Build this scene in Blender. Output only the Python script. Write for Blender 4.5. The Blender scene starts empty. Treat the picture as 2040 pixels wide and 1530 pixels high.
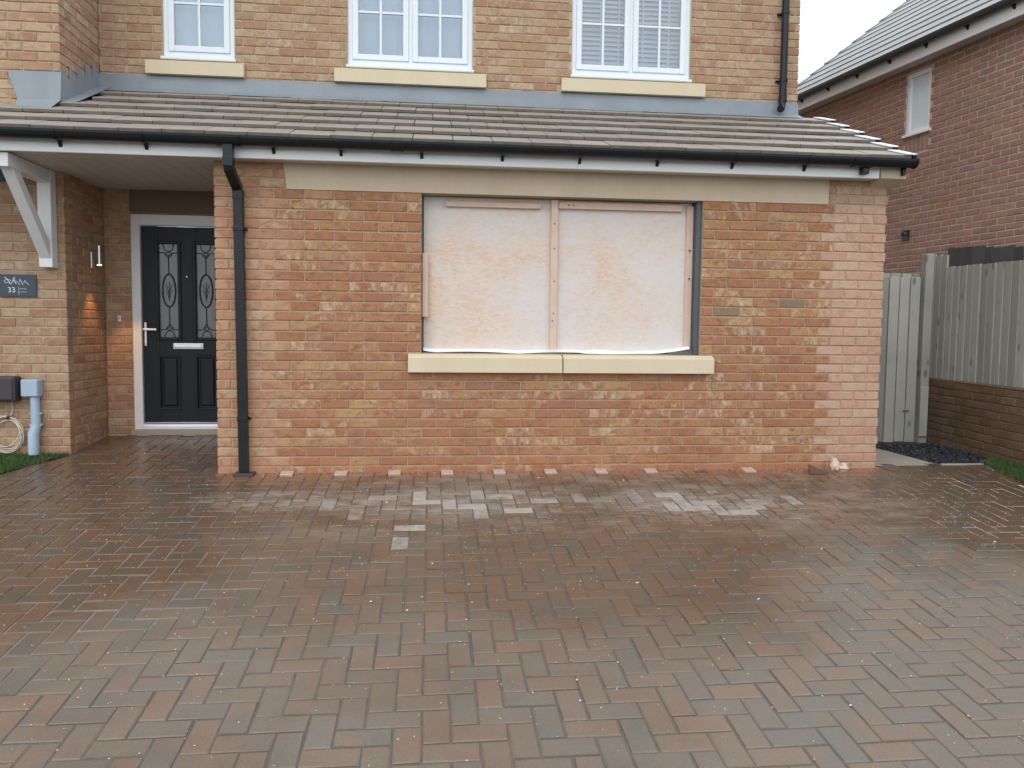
import bpy, bmesh, math, random
from mathutils import Vector, Matrix
random.seed(7)
S = bpy.context.scene
COL = S.collection
R = math.radians

# ------------------------------------------------------------------ camera, sky, sun, exposure
cam_d = bpy.data.cameras.new('camera')
cam = bpy.data.objects.new('camera', cam_d)
COL.objects.link(cam)
cam_d.sensor_fit = 'HORIZONTAL'
cam_d.sensor_width = 36.0
cam_d.lens = 36.0 * 1550 / 2040
cam_d.clip_start = 0.05
cam_d.clip_end = 2000
YAW, PITCH, ROLL = .1031, .0669, -.0104
cy, sy, cp, sp = math.cos(YAW), math.sin(YAW), math.cos(PITCH), math.sin(PITCH)
fw = Vector((sy * cp, cy * cp, -sp)); rt = Vector((cy, -sy, 0)); dn = fw.cross(rt)
c_, s_ = math.cos(ROLL), math.sin(ROLL)
rt, dn = c_ * rt + s_ * dn, -s_ * rt + c_ * dn
m = Matrix((rt, -dn, -fw)).transposed().to_4x4()
m.translation = Vector((1.6479, -6.181, 1.1486))
cam.matrix_world = m
S.camera = cam

world = bpy.data.worlds.new('World')
S.world = world
world.use_nodes = True
wt = world.node_tree
wt.nodes.clear()
w_out = wt.nodes.new('ShaderNodeOutputWorld')
w_bg = wt.nodes.new('ShaderNodeBackground')
w_bg.inputs['Strength'].default_value = 0.10
w_sky = wt.nodes.new('ShaderNodeTexSky')
w_sky.sky_type = 'NISHITA'
w_sky.sun_disc = False
w_sky.sun_elevation = R(48)
w_sky.sun_rotation = R(205)
w_mix = wt.nodes.new('ShaderNodeMix')
w_mix.data_type = 'RGBA'
w_mix.inputs['Factor'].default_value = 0.86          # thick cloud over the sky
w_mix.inputs['B'].default_value = (16.6, 17.0, 17.6, 1)
wt.links.new(w_sky.outputs[0], w_mix.inputs['A'])
wt.links.new(w_mix.outputs['Result'], w_bg.inputs['Color'])
wt.links.new(w_bg.outputs[0], w_out.inputs['Surface'])

sun_d = bpy.data.lights.new('sun', 'SUN')
sun_d.energy = 0.6
sun_d.angle = R(25)
sun_d.color = (1.0, .96, .9)
sun = bpy.data.objects.new('sun', sun_d)
COL.objects.link(sun)
# the sun stands behind the camera's left shoulder, high behind cloud
sun.rotation_euler = (R(42), 0, R(-25))
S.view_settings.view_transform = 'Standard'
S.view_settings.look = 'None'
S.view_settings.exposure = 0.15
S.view_settings.gamma = 1.0
S.view_settings.use_curve_mapping = False
S.cycles.use_denoising = True
S.cycles.max_bounces = 8
S.cycles.transparent_max_bounces = 12


# ------------------------------------------------------------------ helpers
class MB:
    """collects geometry for ONE mesh object"""
    def __init__(s):
        s.v = []; s.f = []; s.r = []; s.mi = []; s.sm = []

    def add(s, vs, fs, rnd=0.0, mi=0, smooth=False):
        b = len(s.v)
        s.v += [tuple(p) for p in vs]
        for f in fs:
            s.f.append([i + b for i in f]); s.r.append(rnd); s.mi.append(mi); s.sm.append(smooth)

    def box(s, x0, x1, y0, y1, z0, z1, M=None, rnd=0.0, mi=0):
        vs = [Vector((x, y, z)) for x in (x0, x1) for y in (y0, y1) for z in (z0, z1)]
        if M is not None:
            vs = [M @ p for p in vs]
        s.add(vs, [(0, 1, 3, 2), (4, 6, 7, 5), (0, 4, 5, 1), (2, 3, 7, 6), (0, 2, 6, 4), (1, 5, 7, 3)], rnd, mi)

    def bev(s, x0, x1, y0, y1, z0, z1, b, M=None, rnd=0.0, mi=0):
        """box with chamfered edges"""
        bm = bmesh.new()
        bmesh.ops.create_cube(bm, size=1)
        for v in bm.verts:
            v.co = Vector((x0 + (v.co.x + .5) * (x1 - x0), y0 + (v.co.y + .5) * (y1 - y0), z0 + (v.co.z + .5) * (z1 - z0)))
        bmesh.ops.bevel(bm, geom=bm.edges[:], offset=b, segments=2, affect='EDGES', profile=.5)
        bm.verts.index_update()
        vs = [v.co.copy() for v in bm.verts]
        if M is not None:
            vs = [M @ p for p in vs]
        s.add(vs, [[v.index for v in f.verts] for f in bm.faces], rnd, mi)
        bm.free()

    def prism(s, prof, a, b, axis='x', M=None, rnd=0.0, mi=0):
        """profile of (p,q) pairs swept along an axis: x -> (y,z), y -> (x,z), z -> (x,y)"""
        n = len(prof)
        def pt(t, p):
            if axis == 'x': return Vector((t, p[0], p[1]))
            if axis == 'y': return Vector((p[0], t, p[1]))
            return Vector((p[0], p[1], t))
        vs = [pt(a, p) for p in prof] + [pt(b, p) for p in prof]
        if M is not None:
            vs = [M @ p for p in vs]
        fs = [list(range(n))[::-1], list(range(n, 2 * n))]
        fs += [(i, (i + 1) % n, n + (i + 1) % n, n + i) for i in range(n)]
        s.add(vs, fs, rnd, mi)

    def tube(s, path, r, n=8, rnd=0.0, mi=0, closed=False, twist=0.0, smooth=True, sq=1.0):
        P = [Vector(p) for p in path]
        k = len(P); rings = []; up = None
        for i in range(k):
            if closed:
                d = (P[(i + 1) % k] - P[i - 1]).normalized()
            else:
                d = (P[min(i + 1, k - 1)] - P[max(i - 1, 0)]).normalized()
            if up is None:
                up = Vector((0, 0, 1)) if abs(d.z) < .9 else Vector((0, 1, 0))
            a = d.cross(up).normalized(); bb = a.cross(d).normalized(); up = bb
            rr = r[i] if isinstance(r, (list, tuple)) else r
            rings.append([P[i] + rr * (math.cos(twist + 2 * math.pi * j / n) * a + sq * math.sin(twist + 2 * math.pi * j / n) * bb) for j in range(n)])
        vs = [p for q in rings for p in q]; fs = []
        for i in range(k if closed else k - 1):
            i2 = (i + 1) % k
            for j in range(n):
                fs.append((i * n + j, i * n + (j + 1) % n, i2 * n + (j + 1) % n, i2 * n + j))
        s.add(vs, fs, rnd, mi, smooth)
        if not closed:
            s.add(rings[0], [list(range(n))[::-1]], rnd, mi); s.add(rings[-1], [list(range(n))], rnd, mi)

    def mesh(s, name):
        me = bpy.data.meshes.new(name)
        me.from_pydata(s.v, [], s.f)
        bm = bmesh.new(); bm.from_mesh(me)
        bmesh.ops.recalc_face_normals(bm, faces=bm.faces[:])
        bm.to_mesh(me); bm.free()
        at = me.attributes.new('rnd', 'FLOAT', 'FACE')
        at.data.foreach_set('value', s.r)
        me.polygons.foreach_set('material_index', s.mi)
        me.polygons.foreach_set('use_smooth', s.sm)
        me.update()
        return me


def ob(name, data, mats, parent=None, **props):
    o = bpy.data.objects.new(name, data.mesh(name) if isinstance(data, MB) else data)
    COL.objects.link(o)
    if mats is not None:
        for mm in (mats if isinstance(mats, (list, tuple)) else [mats]):
            o.data.materials.append(mm)
    if parent is not None:
        o.parent = parent
        o.matrix_parent_inverse = Matrix.Translation(-PW[parent.name])
        PW[o.name] = PW[parent.name] - PW[parent.name]
    else:
        PW[o.name] = Vector((0, 0, 0))
    for k, v in props.items():
        o[k] = v
    return o


PW = {}          # world location of every parent (parents are never rotated)


def root(name, loc, label, category, group=None):
    o = bpy.data.objects.new(name, None)
    COL.objects.link(o)
    o.location = loc
    o.empty_display_size = .1
    PW[o.name] = Vector(loc)
    o['label'] = label; o['category'] = category
    if group: o['group'] = group
    return o


def group_part(name, parent, **props):
    """an Empty part (a part made only of sub-parts)"""
    o = bpy.data.objects.new(name, None)
    COL.objects.link(o)
    o.parent = parent
    o.matrix_parent_inverse = Matrix.Translation(-PW[parent.name])
    PW[o.name] = Vector((0, 0, 0))
    for k, v in props.items(): o[k] = v
    return o


# ------------------------------------------------------------------ materials
class NT:
    def __init__(s, name):
        s.m = bpy.data.materials.new(name); s.m.use_nodes = True
        s.t = s.m.node_tree; s.t.nodes.clear()
        s.out = s.n('OutputMaterial'); s.b = s.n('BsdfPrincipled')
        s.l(s.b.outputs[0], s.out.inputs['Surface'])

    def n(s, t, **kw):
        q = s.t.nodes.new('ShaderNode' + t)
        for k, v in kw.items(): setattr(q, k, v)
        return q

    def l(s, a, b): s.t.links.new(a, b)

    def put(s, sock, v):
        if hasattr(v, 'is_linked') or hasattr(v, 'links'): s.l(v, sock)
        elif isinstance(v, (tuple, list)) and len(v) == 3 and sock.type == 'RGBA': sock.default_value = (*v, 1)
        elif sock.type == 'RGBA' and not isinstance(v, (tuple, list)): sock.default_value = (v, v, v, 1)
        else: sock.default_value = v

    def pos(s): return s.n('NewGeometry').outputs['Position']

    def map(s, vec, scale=(1, 1, 1), rot=(0, 0, 0), loc=(0, 0, 0)):
        q = s.n('Mapping'); s.l(vec, q.inputs['Vector'])
        q.inputs['Scale'].default_value = scale; q.inputs['Rotation'].default_value = rot; q.inputs['Location'].default_value = loc
        return q.outputs[0]

    def noise(s, vec, scale, detail=3, rough=.55, dist=0.0):
        q = s.n('TexNoise'); s.l(vec, q.inputs['Vector'])
        q.inputs['Scale'].default_value = scale; q.inputs['Detail'].default_value = detail
        q.inputs['Roughness'].default_value = rough; q.inputs['Distortion'].default_value = dist
        return q.outputs['Fac']

    def ramp(s, fac, stops, interp='LINEAR'):
        q = s.n('ValToRGB'); q.color_ramp.interpolation = interp
        e = q.color_ramp.elements
        while len(e) > 1: e.remove(e[-1])
        for i, (p, c) in enumerate(stops):
            k = e[0] if i == 0 else e.new(p)
            k.position = p
            k.color = (*c, 1) if isinstance(c, (tuple, list)) else (c, c, c, 1)
        s.put(q.inputs[0], fac)
        return q.outputs[0]

    def mix(s, f, a, b, mode='MIX'):
        q = s.n('Mix', data_type='RGBA', blend_type=mode)
        s.put(q.inputs['Factor'], f); s.put(q.inputs[6], a); s.put(q.inputs[7], b)
        return q.outputs[2]

    def math(s, op, a, b=0.0, c=None, clamp=False):
        q = s.n('Math', operation=op, use_clamp=clamp)
        s.put(q.inputs[0], a); s.put(q.inputs[1], b)
        if c is not None: s.put(q.inputs[2], c)
        return q.outputs[0]

    def sep(s, vec):
        q = s.n('SeparateXYZ'); s.l(vec, q.inputs[0]); return q.outputs

    def rnd(s):
        """a random number per piece: the object's own, shifted by the face attribute of joined pieces"""
        a = s.n('Attribute'); a.attribute_name = 'rnd'
        o = s.n('ObjectInfo')
        return s.math('FRACT', s.math('ADD', o.outputs['Random'], a.outputs['Fac']))

    def rand3(s, r, seed=0.0):
        q = s.n('TexWhiteNoise', noise_dimensions='1D')
        s.put(q.inputs['W'], s.math('MULTIPLY_ADD', r, 917.3, seed))
        sp_ = s.n('SeparateColor'); s.l(q.outputs['Color'], sp_.inputs[0])
        return sp_.outputs

    def bump(s, h, strength=.3, dist=.01):
        q = s.n('Bump'); q.inputs['Strength'].default_value = strength; q.inputs['Distance'].default_value = dist
        s.put(q.inputs['Height'], h); s.l(q.outputs[0], s.b.inputs['Normal'])

    def set(s, **kw):
        names = dict(col='Base Color', rough='Roughness', metal='Metallic', spec='Specular IOR Level', alpha='Alpha', coat='Coat Weight', coatr='Coat Roughness', sheen='Sheen Weight')
        for k, v in kw.items(): s.put(s.b.inputs[names[k]], v)
        return s.m


def simple(name, col, rough=.5, metal=0.0, var=.08, vscale=6.0, bump=0.0, bscale=80.0, spec=.5):
    t = NT(name)
    p = t.pos()
    n1 = t.noise(p, vscale, 5, .6)
    c = t.mix(n1, tuple(x * (1 - var * 1.6) for x in col), tuple(min(1, x * (1 + var)) for x in col))
    t.set(col=c, rough=t.math('MULTIPLY_ADD', t.noise(p, vscale * 4, 3), .16, rough - .08), metal=metal, spec=spec)
    if bump: t.bump(t.noise(p, bscale, 4), bump, .004)
    return t.m


def brick_mat(name, palette, cream, cream_amt, burn=(.235, .10, .052), burn_amt=.74, stretch=(1, 1, 1), sat_dust=None, dust=0.0, reddust=0.0):
    t = NT(name)
    p = t.pos(); r = t.rnd(); h = t.rand3(r)
    base = t.ramp(h[0], [(i / len(palette), c) for i, c in enumerate(palette)], 'CONSTANT')
    # each brick its own patch of the noise: two tones across a face, then cream drag marks
    off = t.n('CombineXYZ'); t.l(t.math('MULTIPLY', h[0], 37.0), off.inputs[0]); t.l(t.math('MULTIPLY', h[1], 53.0), off.inputs[1]); t.l(t.math('MULTIPLY', h[2], 29.0), off.inputs[2])
    va = t.n('VectorMath', operation='ADD'); t.l(p, va.inputs[0]); t.l(off.outputs[0], va.inputs[1])
    pv = va.outputs[0]
    two = t.noise(t.map(pv, (1.2, 1.2, 1.7), (0, .6, 0)), 9.0, 4, .6, .8)
    alt = t.ramp(h[1], [(i / len(palette), c) for i, c in enumerate(palette[::-1])], 'CONSTANT')
    c = t.mix(t.ramp(two, [(.42, 0.0), (.62, .8)]), base, alt)
    cr = t.noise(t.map(pv, (1.5, 1.5, .8), (0, .75, 0)), 13.0, 6, .7, .5)
    thr = t.math('MULTIPLY_ADD', h[2], .34, .60 - cream_amt)
    crm = t.math('MULTIPLY', t.math('SUBTRACT', cr, thr), 6.0, clamp=True)
    c = t.mix(t.math('MULTIPLY', crm, .88), c, cream)
    bn = t.noise(t.map(pv, (1.1, 1.1, 1.9), (0, -.4, 0), (5, 0, 3)), 12.0, 5, .66, .7)
    c = t.mix(t.math('MULTIPLY', t.ramp(bn, [(.50, 0.0), (.66, 1.0)]), burn_amt), c, burn)
    fine = t.noise(pv, 130.0, 4, .7)
    c = t.mix(t.ramp(fine, [(.3, .35), (.52, 0.0)]), c, (.16, .07, .04))
    big = t.noise(p, 1.1, 4, .6)
    c = t.mix(t.ramp(big, [(.35, .0), (.75, .22)]), c, (.25, .14, .08))
    if dust:
        c = t.mix(t.math('MULTIPLY', t.ramp(t.noise(p, 3.2, 4, .6), [(.3, .55), (.7, 1.0)]), dust), c, sat_dust)
    if reddust:   # fired-clay dust splashed along the foot of the wall
        z = t.sep(p)[2]
        f = t.math('MULTIPLY', t.math('SUBTRACT', t.math('MULTIPLY_ADD', t.noise(p, 2.0, 4), .45, .02), z), 3.0, clamp=True)
        c = t.mix(t.math('MULTIPLY', f, reddust), c, (.40, .17, .09))
    t.set(col=c, rough=.88, spec=.25)
    t.bump(t.noise(pv, 70.0, 6, .7), .55, .006)
    return t.m


def mortar_mat(name, col, var=.2):
    t = NT(name)
    p = t.pos()
    c = t.mix(t.noise(p, 4.0, 5, .65), tuple(x * (1 - var) for x in col), tuple(x * (1 + var) for x in col))
    c = t.mix(t.ramp(t.noise(p, 160, 3), [(.35, .4), (.6, 0.0)]), c, tuple(x * .55 for x in col))
    t.set(col=c, rough=.95, spec=.2)
    t.bump(t.noise(p, 120, 4), .6, .004)
    return t.m


# infill panel: newest, orangest; old: buff; pier: washed pale by cutting dust
M_INF = brick_mat('brick_infill', [(.385, .185, .096), (.42, .215, .110), (.415, .225, .118), (.355, .16, .088), (.455, .285, .145), (.40, .20, .115), (.34, .17, .105), (.39, .175, .088), (.40, .195, .10)], (.59, .46, .31), .17, reddust=.5)
M_GREYB = brick_mat('brick_grey', [(.265, .195, .13), (.245, .18, .12)], (.36, .28, .20), .02, (.19, .13, .085), .5)
M_OLD = brick_mat('brick_buff', [(.435, .295, .19), (.48, .345, .225), (.40, .235, .155), (.46, .33, .22), (.42, .26, .17), (.49, .365, .245), (.37, .21, .14)], (.56, .455, .335), .17, (.29, .175, .105), .6)
M_PIER = brick_mat('brick_pier', [(.43, .215, .12), (.50, .30, .18), (.42, .19, .11), (.50, .34, .21), (.46, .255, .15)], (.60, .45, .32), .09, sat_dust=(.53, .39, .27), dust=.2, reddust=.5)
M_PIERR = brick_mat('brick_pier_dusted', [(.46, .25, .165), (.50, .31, .21), (.45, .225, .15), (.52, .35, .245)], (.60, .46, .35), .11, sat_dust=(.56, .405, .31), dust=.5, reddust=.75)
M_NEI = brick_mat('brick_brown', [(.32, .19, .15), (.35, .20, .155), (.29, .195, .165), (.37, .22, .165), (.27, .185, .165), (.33, .175, .13)], (.40, .29, .24), -.03, (.15, .10, .09), .5)
M_RET = brick_mat('brick_garden', [(.15, .10, .06), (.18, .115, .065), (.13, .085, .055), (.19, .13, .08)], (.26, .20, .14), .02, (.075, .055, .04), .5)
MO_INF = mortar_mat('mortar_olive', (.40, .325, .225))
MO_OLD = mortar_mat('mortar_buff', (.50, .41, .295))
MO_PIER = mortar_mat('mortar_pink', (.47, .34, .25))
MO_NEI = mortar_mat('mortar_pale', (.52, .42, .37))
MO_RET = mortar_mat('mortar_dark', (.17, .125, .085))


def stone_mat(name, col, streak=.25):
    t = NT(name)
    p = t.pos()
    n1 = t.noise(t.map(p, (2.5, 2.5, .5)), 2.2, 5, .6)
    c = t.mix(n1, tuple(x * (1 - streak) for x in col), tuple(min(x * 1.06, 1) for x in col))
    c = t.mix(t.ramp(t.noise(p, 90, 4, .7), [(.3, .35), (.5, 0.0)]), c, tuple(x * .75 for x in col))
    t.set(col=c, rough=.85, spec=.25)
    t.bump(t.noise(p, 140, 5, .7), .25, .003)
    return t.m


M_LINT = stone_mat('cast_stone_lintel', (.60, .505, .375))
M_SILL = stone_mat('cast_stone_sill', (.655, .575, .415), .12)
M_DLINT = stone_mat('brown_lintel', (.19, .145, .105), .1)
M_GUTN = simple('grey_black_gutter', (.045, .05, .056), .4, var=.2)
M_CORB = stone_mat('painted_corbel', (.56, .49, .36), .1)
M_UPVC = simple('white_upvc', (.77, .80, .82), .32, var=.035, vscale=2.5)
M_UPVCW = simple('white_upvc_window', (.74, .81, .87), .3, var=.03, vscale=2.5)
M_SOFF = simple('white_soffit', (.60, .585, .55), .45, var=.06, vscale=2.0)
M_BLACK = simple('black_pvc', (.010, .0125, .016), .36, var=.25, vscale=5, spec=.35)
M_LEAD = simple('lead_sheet', (.235, .275, .31), .5, var=.2, vscale=3.5, bump=.15, bscale=14)
M_STEEL = simple('brushed_steel', (.62, .63, .64), .3, metal=.9, var=.1)
M_CHROME = simple('door_chrome', (.72, .76, .80), .3, metal=.75, var=.05)
M_ALU = simple('threshold_aluminium', (.70, .74, .80), .35, metal=.5, var=.05)
M_DOOR = simple('navy_door', (.0075, .0125, .019), .42, var=.25, vscale=3, bump=.08, bscale=60, spec=.3)
M_LEADCAME = simple('lead_came', (.035, .04, .045), .5)
M_SLATE = simple('sign_slate', (.045, .075, .105), .55, var=.2, vscale=8)
M_WHITE = simple('white_paint', (.75, .8, .84), .5, var=.04)
M_GREYBOX = simple('grey_plastic', (.36, .47, .60), .45, var=.08)
M_BROWNBOX = simple('brown_plastic', (.05, .042, .05), .55, var=.15)
M_BLUEBOX = simple('blue_grey_plastic', (.10, .15, .21), .4, var=.1)
M_CABLE = simple('cream_cable', (.62, .55, .45), .5, var=.15)
M_TIMB = simple('pale_batten', (.66, .50, .40), .8, var=.12, vscale=9, bump=.2)
M_MEMB = simple('white_membrane', (.80, .82, .86), .55, var=.05)
M_DPC = simple('dark_cavity_strip', (.085, .10, .12), .6, var=.25)
M_VOID = simple('dark_gap', (.02, .018, .016), .9)
M_CONC = simple('path_concrete', (.34, .315, .27), .7, var=.2, vscale=4, bump=.2)
M_GRAV = simple('black_slate_chip', (.022, .026, .036), .45, var=.5, vscale=40)
M_CHIP = simple('pale_chip', (.60, .55, .48), .8, var=.2, vscale=60)
M_CRUMB = simple('reddish_crumb', (.40, .22, .15), .95, var=.35, vscale=30)
M_LUMP = simple('mortar_lump', (.66, .52, .43), .9, var=.2, vscale=20, bump=.4, bscale=60)
M_SHARD = simple('brown_shard', (.11, .06, .04), .8, var=.2)
M_BLIND = simple('blind_slat', (.72, .83, .91), .5, var=.04)
M_CURT = simple('pale_curtain', (.60, .745, .86), .85, var=.08, vscale=1.5)
M_ROOM = simple('dim_room', (.16, .18, .2), .9)
M_OBSC = simple('obscured_glass', (.66, .76, .79), .25, var=.06)
M_RBLIND = simple('pale_blue_blind', (.62, .76, .85), .7, var=.06)


def tile_mat(name, c1, c2, wet=.38):
    t = NT(name)
    p = t.pos(); h = t.rand3(t.rnd())
    c = t.mix(h[0], c1, c2)
    c = t.mix(t.ramp(t.noise(p, 7, 5, .65), [(.35, 0.0), (.8, .5)]), c, tuple(x * .6 for x in c1))
    t.set(col=c, rough=t.math('MULTIPLY_ADD', t.noise(p, 3, 3), .25, wet), spec=.5)
    t.bump(t.noise(p, 110, 4, .7), .35, .004)
    return t.m


M_TILE = tile_mat('concrete_tile', (.265, .24, .205), (.32, .29, .245), .42)
M_TEDGE = simple('raw_tile_edge', (.18, .16, .135), .9, var=.3, vscale=12)  # front edges coloured darker: shade bands between tile courses put into the colour
M_TILEN = tile_mat('grey_tile', (.24, .25, .25), (.29, .30, .295), .4)


def glass_mat(name, tint=(.90, .96, 1.0), gl=.10):
    t = NT(name)
    tr = t.n('BsdfTransparent'); tr.inputs[0].default_value = (*tint, 1)
    g = t.n('BsdfGlossy'); g.inputs['Roughness'].default_value = .03
    fr = t.n('Fresnel'); fr.inputs[0].default_value = 1.5
    mx = t.n('MixShader')
    t.l(t.math('ADD', fr.outputs[0], gl, clamp=True), mx.inputs[0])
    t.l(tr.outputs[0], mx.inputs[1]); t.l(g.outputs[0], mx.inputs[2]); t.l(mx.outputs[0], t.out.inputs['Surface'])
    return t.m


M_GLASS = glass_mat('window_glass')


def door_glass():
    t = NT('frosted_door_glass')
    p = t.pos()
    c = t.mix(t.noise(t.map(p, (3, 3, 1.2)), 2.0, 3), (.12, .13, .14), (.25, .265, .28))
    t.set(col=c, rough=.22, spec=.6)
    t.bump(t.noise(p, 45, 3), .3, .004)
    return t.m


M_DGLASS = door_glass()


def osb_mat():
    t = NT('pale_osb')
    p = t.pos()
    wob = t.noise(p, 6, 2)
    def flakes(scale, rot, seed):
        q = t.n('TexVoronoi', feature='F1'); q.inputs['Scale'].default_value = scale
        t.l(t.map(p, (1, 1, 2.6), (0, rot, 0), (seed, 0, seed)), q.inputs['Vector'])
        s1 = t.n('SeparateColor'); t.l(q.outputs['Color'], s1.inputs[0])
        return s1.outputs
    f1 = flakes(24, .6, 1.3); f2 = flakes(30, -.6, 7.1); f3 = flakes(19, 1.5, 3.7)
    sel = t.ramp(f3[0], [(0, 0.0), (.45, 1.0)], 'CONSTANT')
    v = t.mix(sel, f1[1], f2[1])
    c = t.ramp(v, [(0, (.62, .48, .38)), (.35, (.66, .535, .44)), (.7, (.69, .58, .49)), (1, (.64, .465, .345))])
    pale = t.ramp(t.noise(p, 1.3, 6, .66, .3), [(.40, 0.0), (.60, .85)])
    c = t.mix(pale, c, (.655, .625, .61))
    c = t.mix(t.math('MULTIPLY', t.ramp(t.noise(t.map(p, (1, 1, 3.4), (0, -.6, 0), (3, 0, 1)), 17, 4, .7), [(.63, 0.0), (.70, 1.0)]), .4), c, (.55, .40, .30))
    c = t.mix(t.math('MULTIPLY', t.ramp(t.noise(t.map(p, (1, 1, 3.2), (0, .75, 0)), 22, 4, .7), [(.65, 0.0), (.71, 1.0)]), .5), c, (.40, .30, .24))
    c = t.mix(t.ramp(f2[2], [(.0, .12), (.05, 0.0)], 'CONSTANT'), c, (.40, .27, .18))
    t.set(col=c, rough=.75, spec=.3)
    t.bump(t.math('ADD', t.math('MULTIPLY', v, .5), t.noise(p, 60, 3)), .25, .004)
    return t.m


M_OSB = osb_mat()


def wood_mat(name, c1, c2, knots=True):
    t = NT(name)
    p = t.pos(); h = t.rand3(t.rnd())
    off = t.n('CombineXYZ'); t.l(t.math('MULTIPLY', h[0], 31.0), off.inputs[2]); t.l(t.math('MULTIPLY', h[1], 17.0), off.inputs[0])
    va = t.n('VectorMath', operation='ADD'); t.l(p, va.inputs[0]); t.l(off.outputs[0], va.inputs[1])
    pv = va.outputs[0]
    g = t.noise(t.map(pv, (14, 14, .9)), 3.0, 5, .65, .8)
    c = t.mix(g, c1, c2)
    c = t.mix(t.math('MULTIPLY', h[2], .85), c, tuple(x * f for x, f in zip(c1, (.62, .6, .58))))
    c = t.mix(t.math('MULTIPLY', h[0], .4), c, tuple(x * f for x, f in zip(c2, (1.05, 1.02, .94))))
    if knots:
        q = t.n('TexVoronoi', feature='F1'); q.inputs['Scale'].default_value = 4.2
        kx, ky, kz = t.sep(pv)
        kv = t.n('CombineXYZ'); t.l(t.math('MULTIPLY', t.math('ADD', kx, ky), 1.7), kv.inputs[0]); t.l(t.math('MULTIPLY', kz, .85), kv.inputs[2])
        t.l(kv.outputs[0], q.inputs['Vector'])
        c = t.mix(t.ramp(q.outputs['Distance'], [(.09, .9), (.19, 0.0)]), c, tuple(x * .35 for x in c1))
    c = t.mix(t.ramp(t.noise(p, 2.0, 4), [(.4, 0.0), (.75, .4)]), c, tuple((x * .6, x * .66, x * .6)[i] for i, x in enumerate(c1)))
    t.set(col=c, rough=.8, spec=.3)
    t.bump(g, .3, .004)
    return t.m


M_FENCE = wood_mat('weathered_wood', (.36, .362, .335), (.52, .53, .51))
M_DFENCE = wood_mat('dark_stained_wood', (.07, .07, .072), (.115, .115, .118), False)


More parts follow.
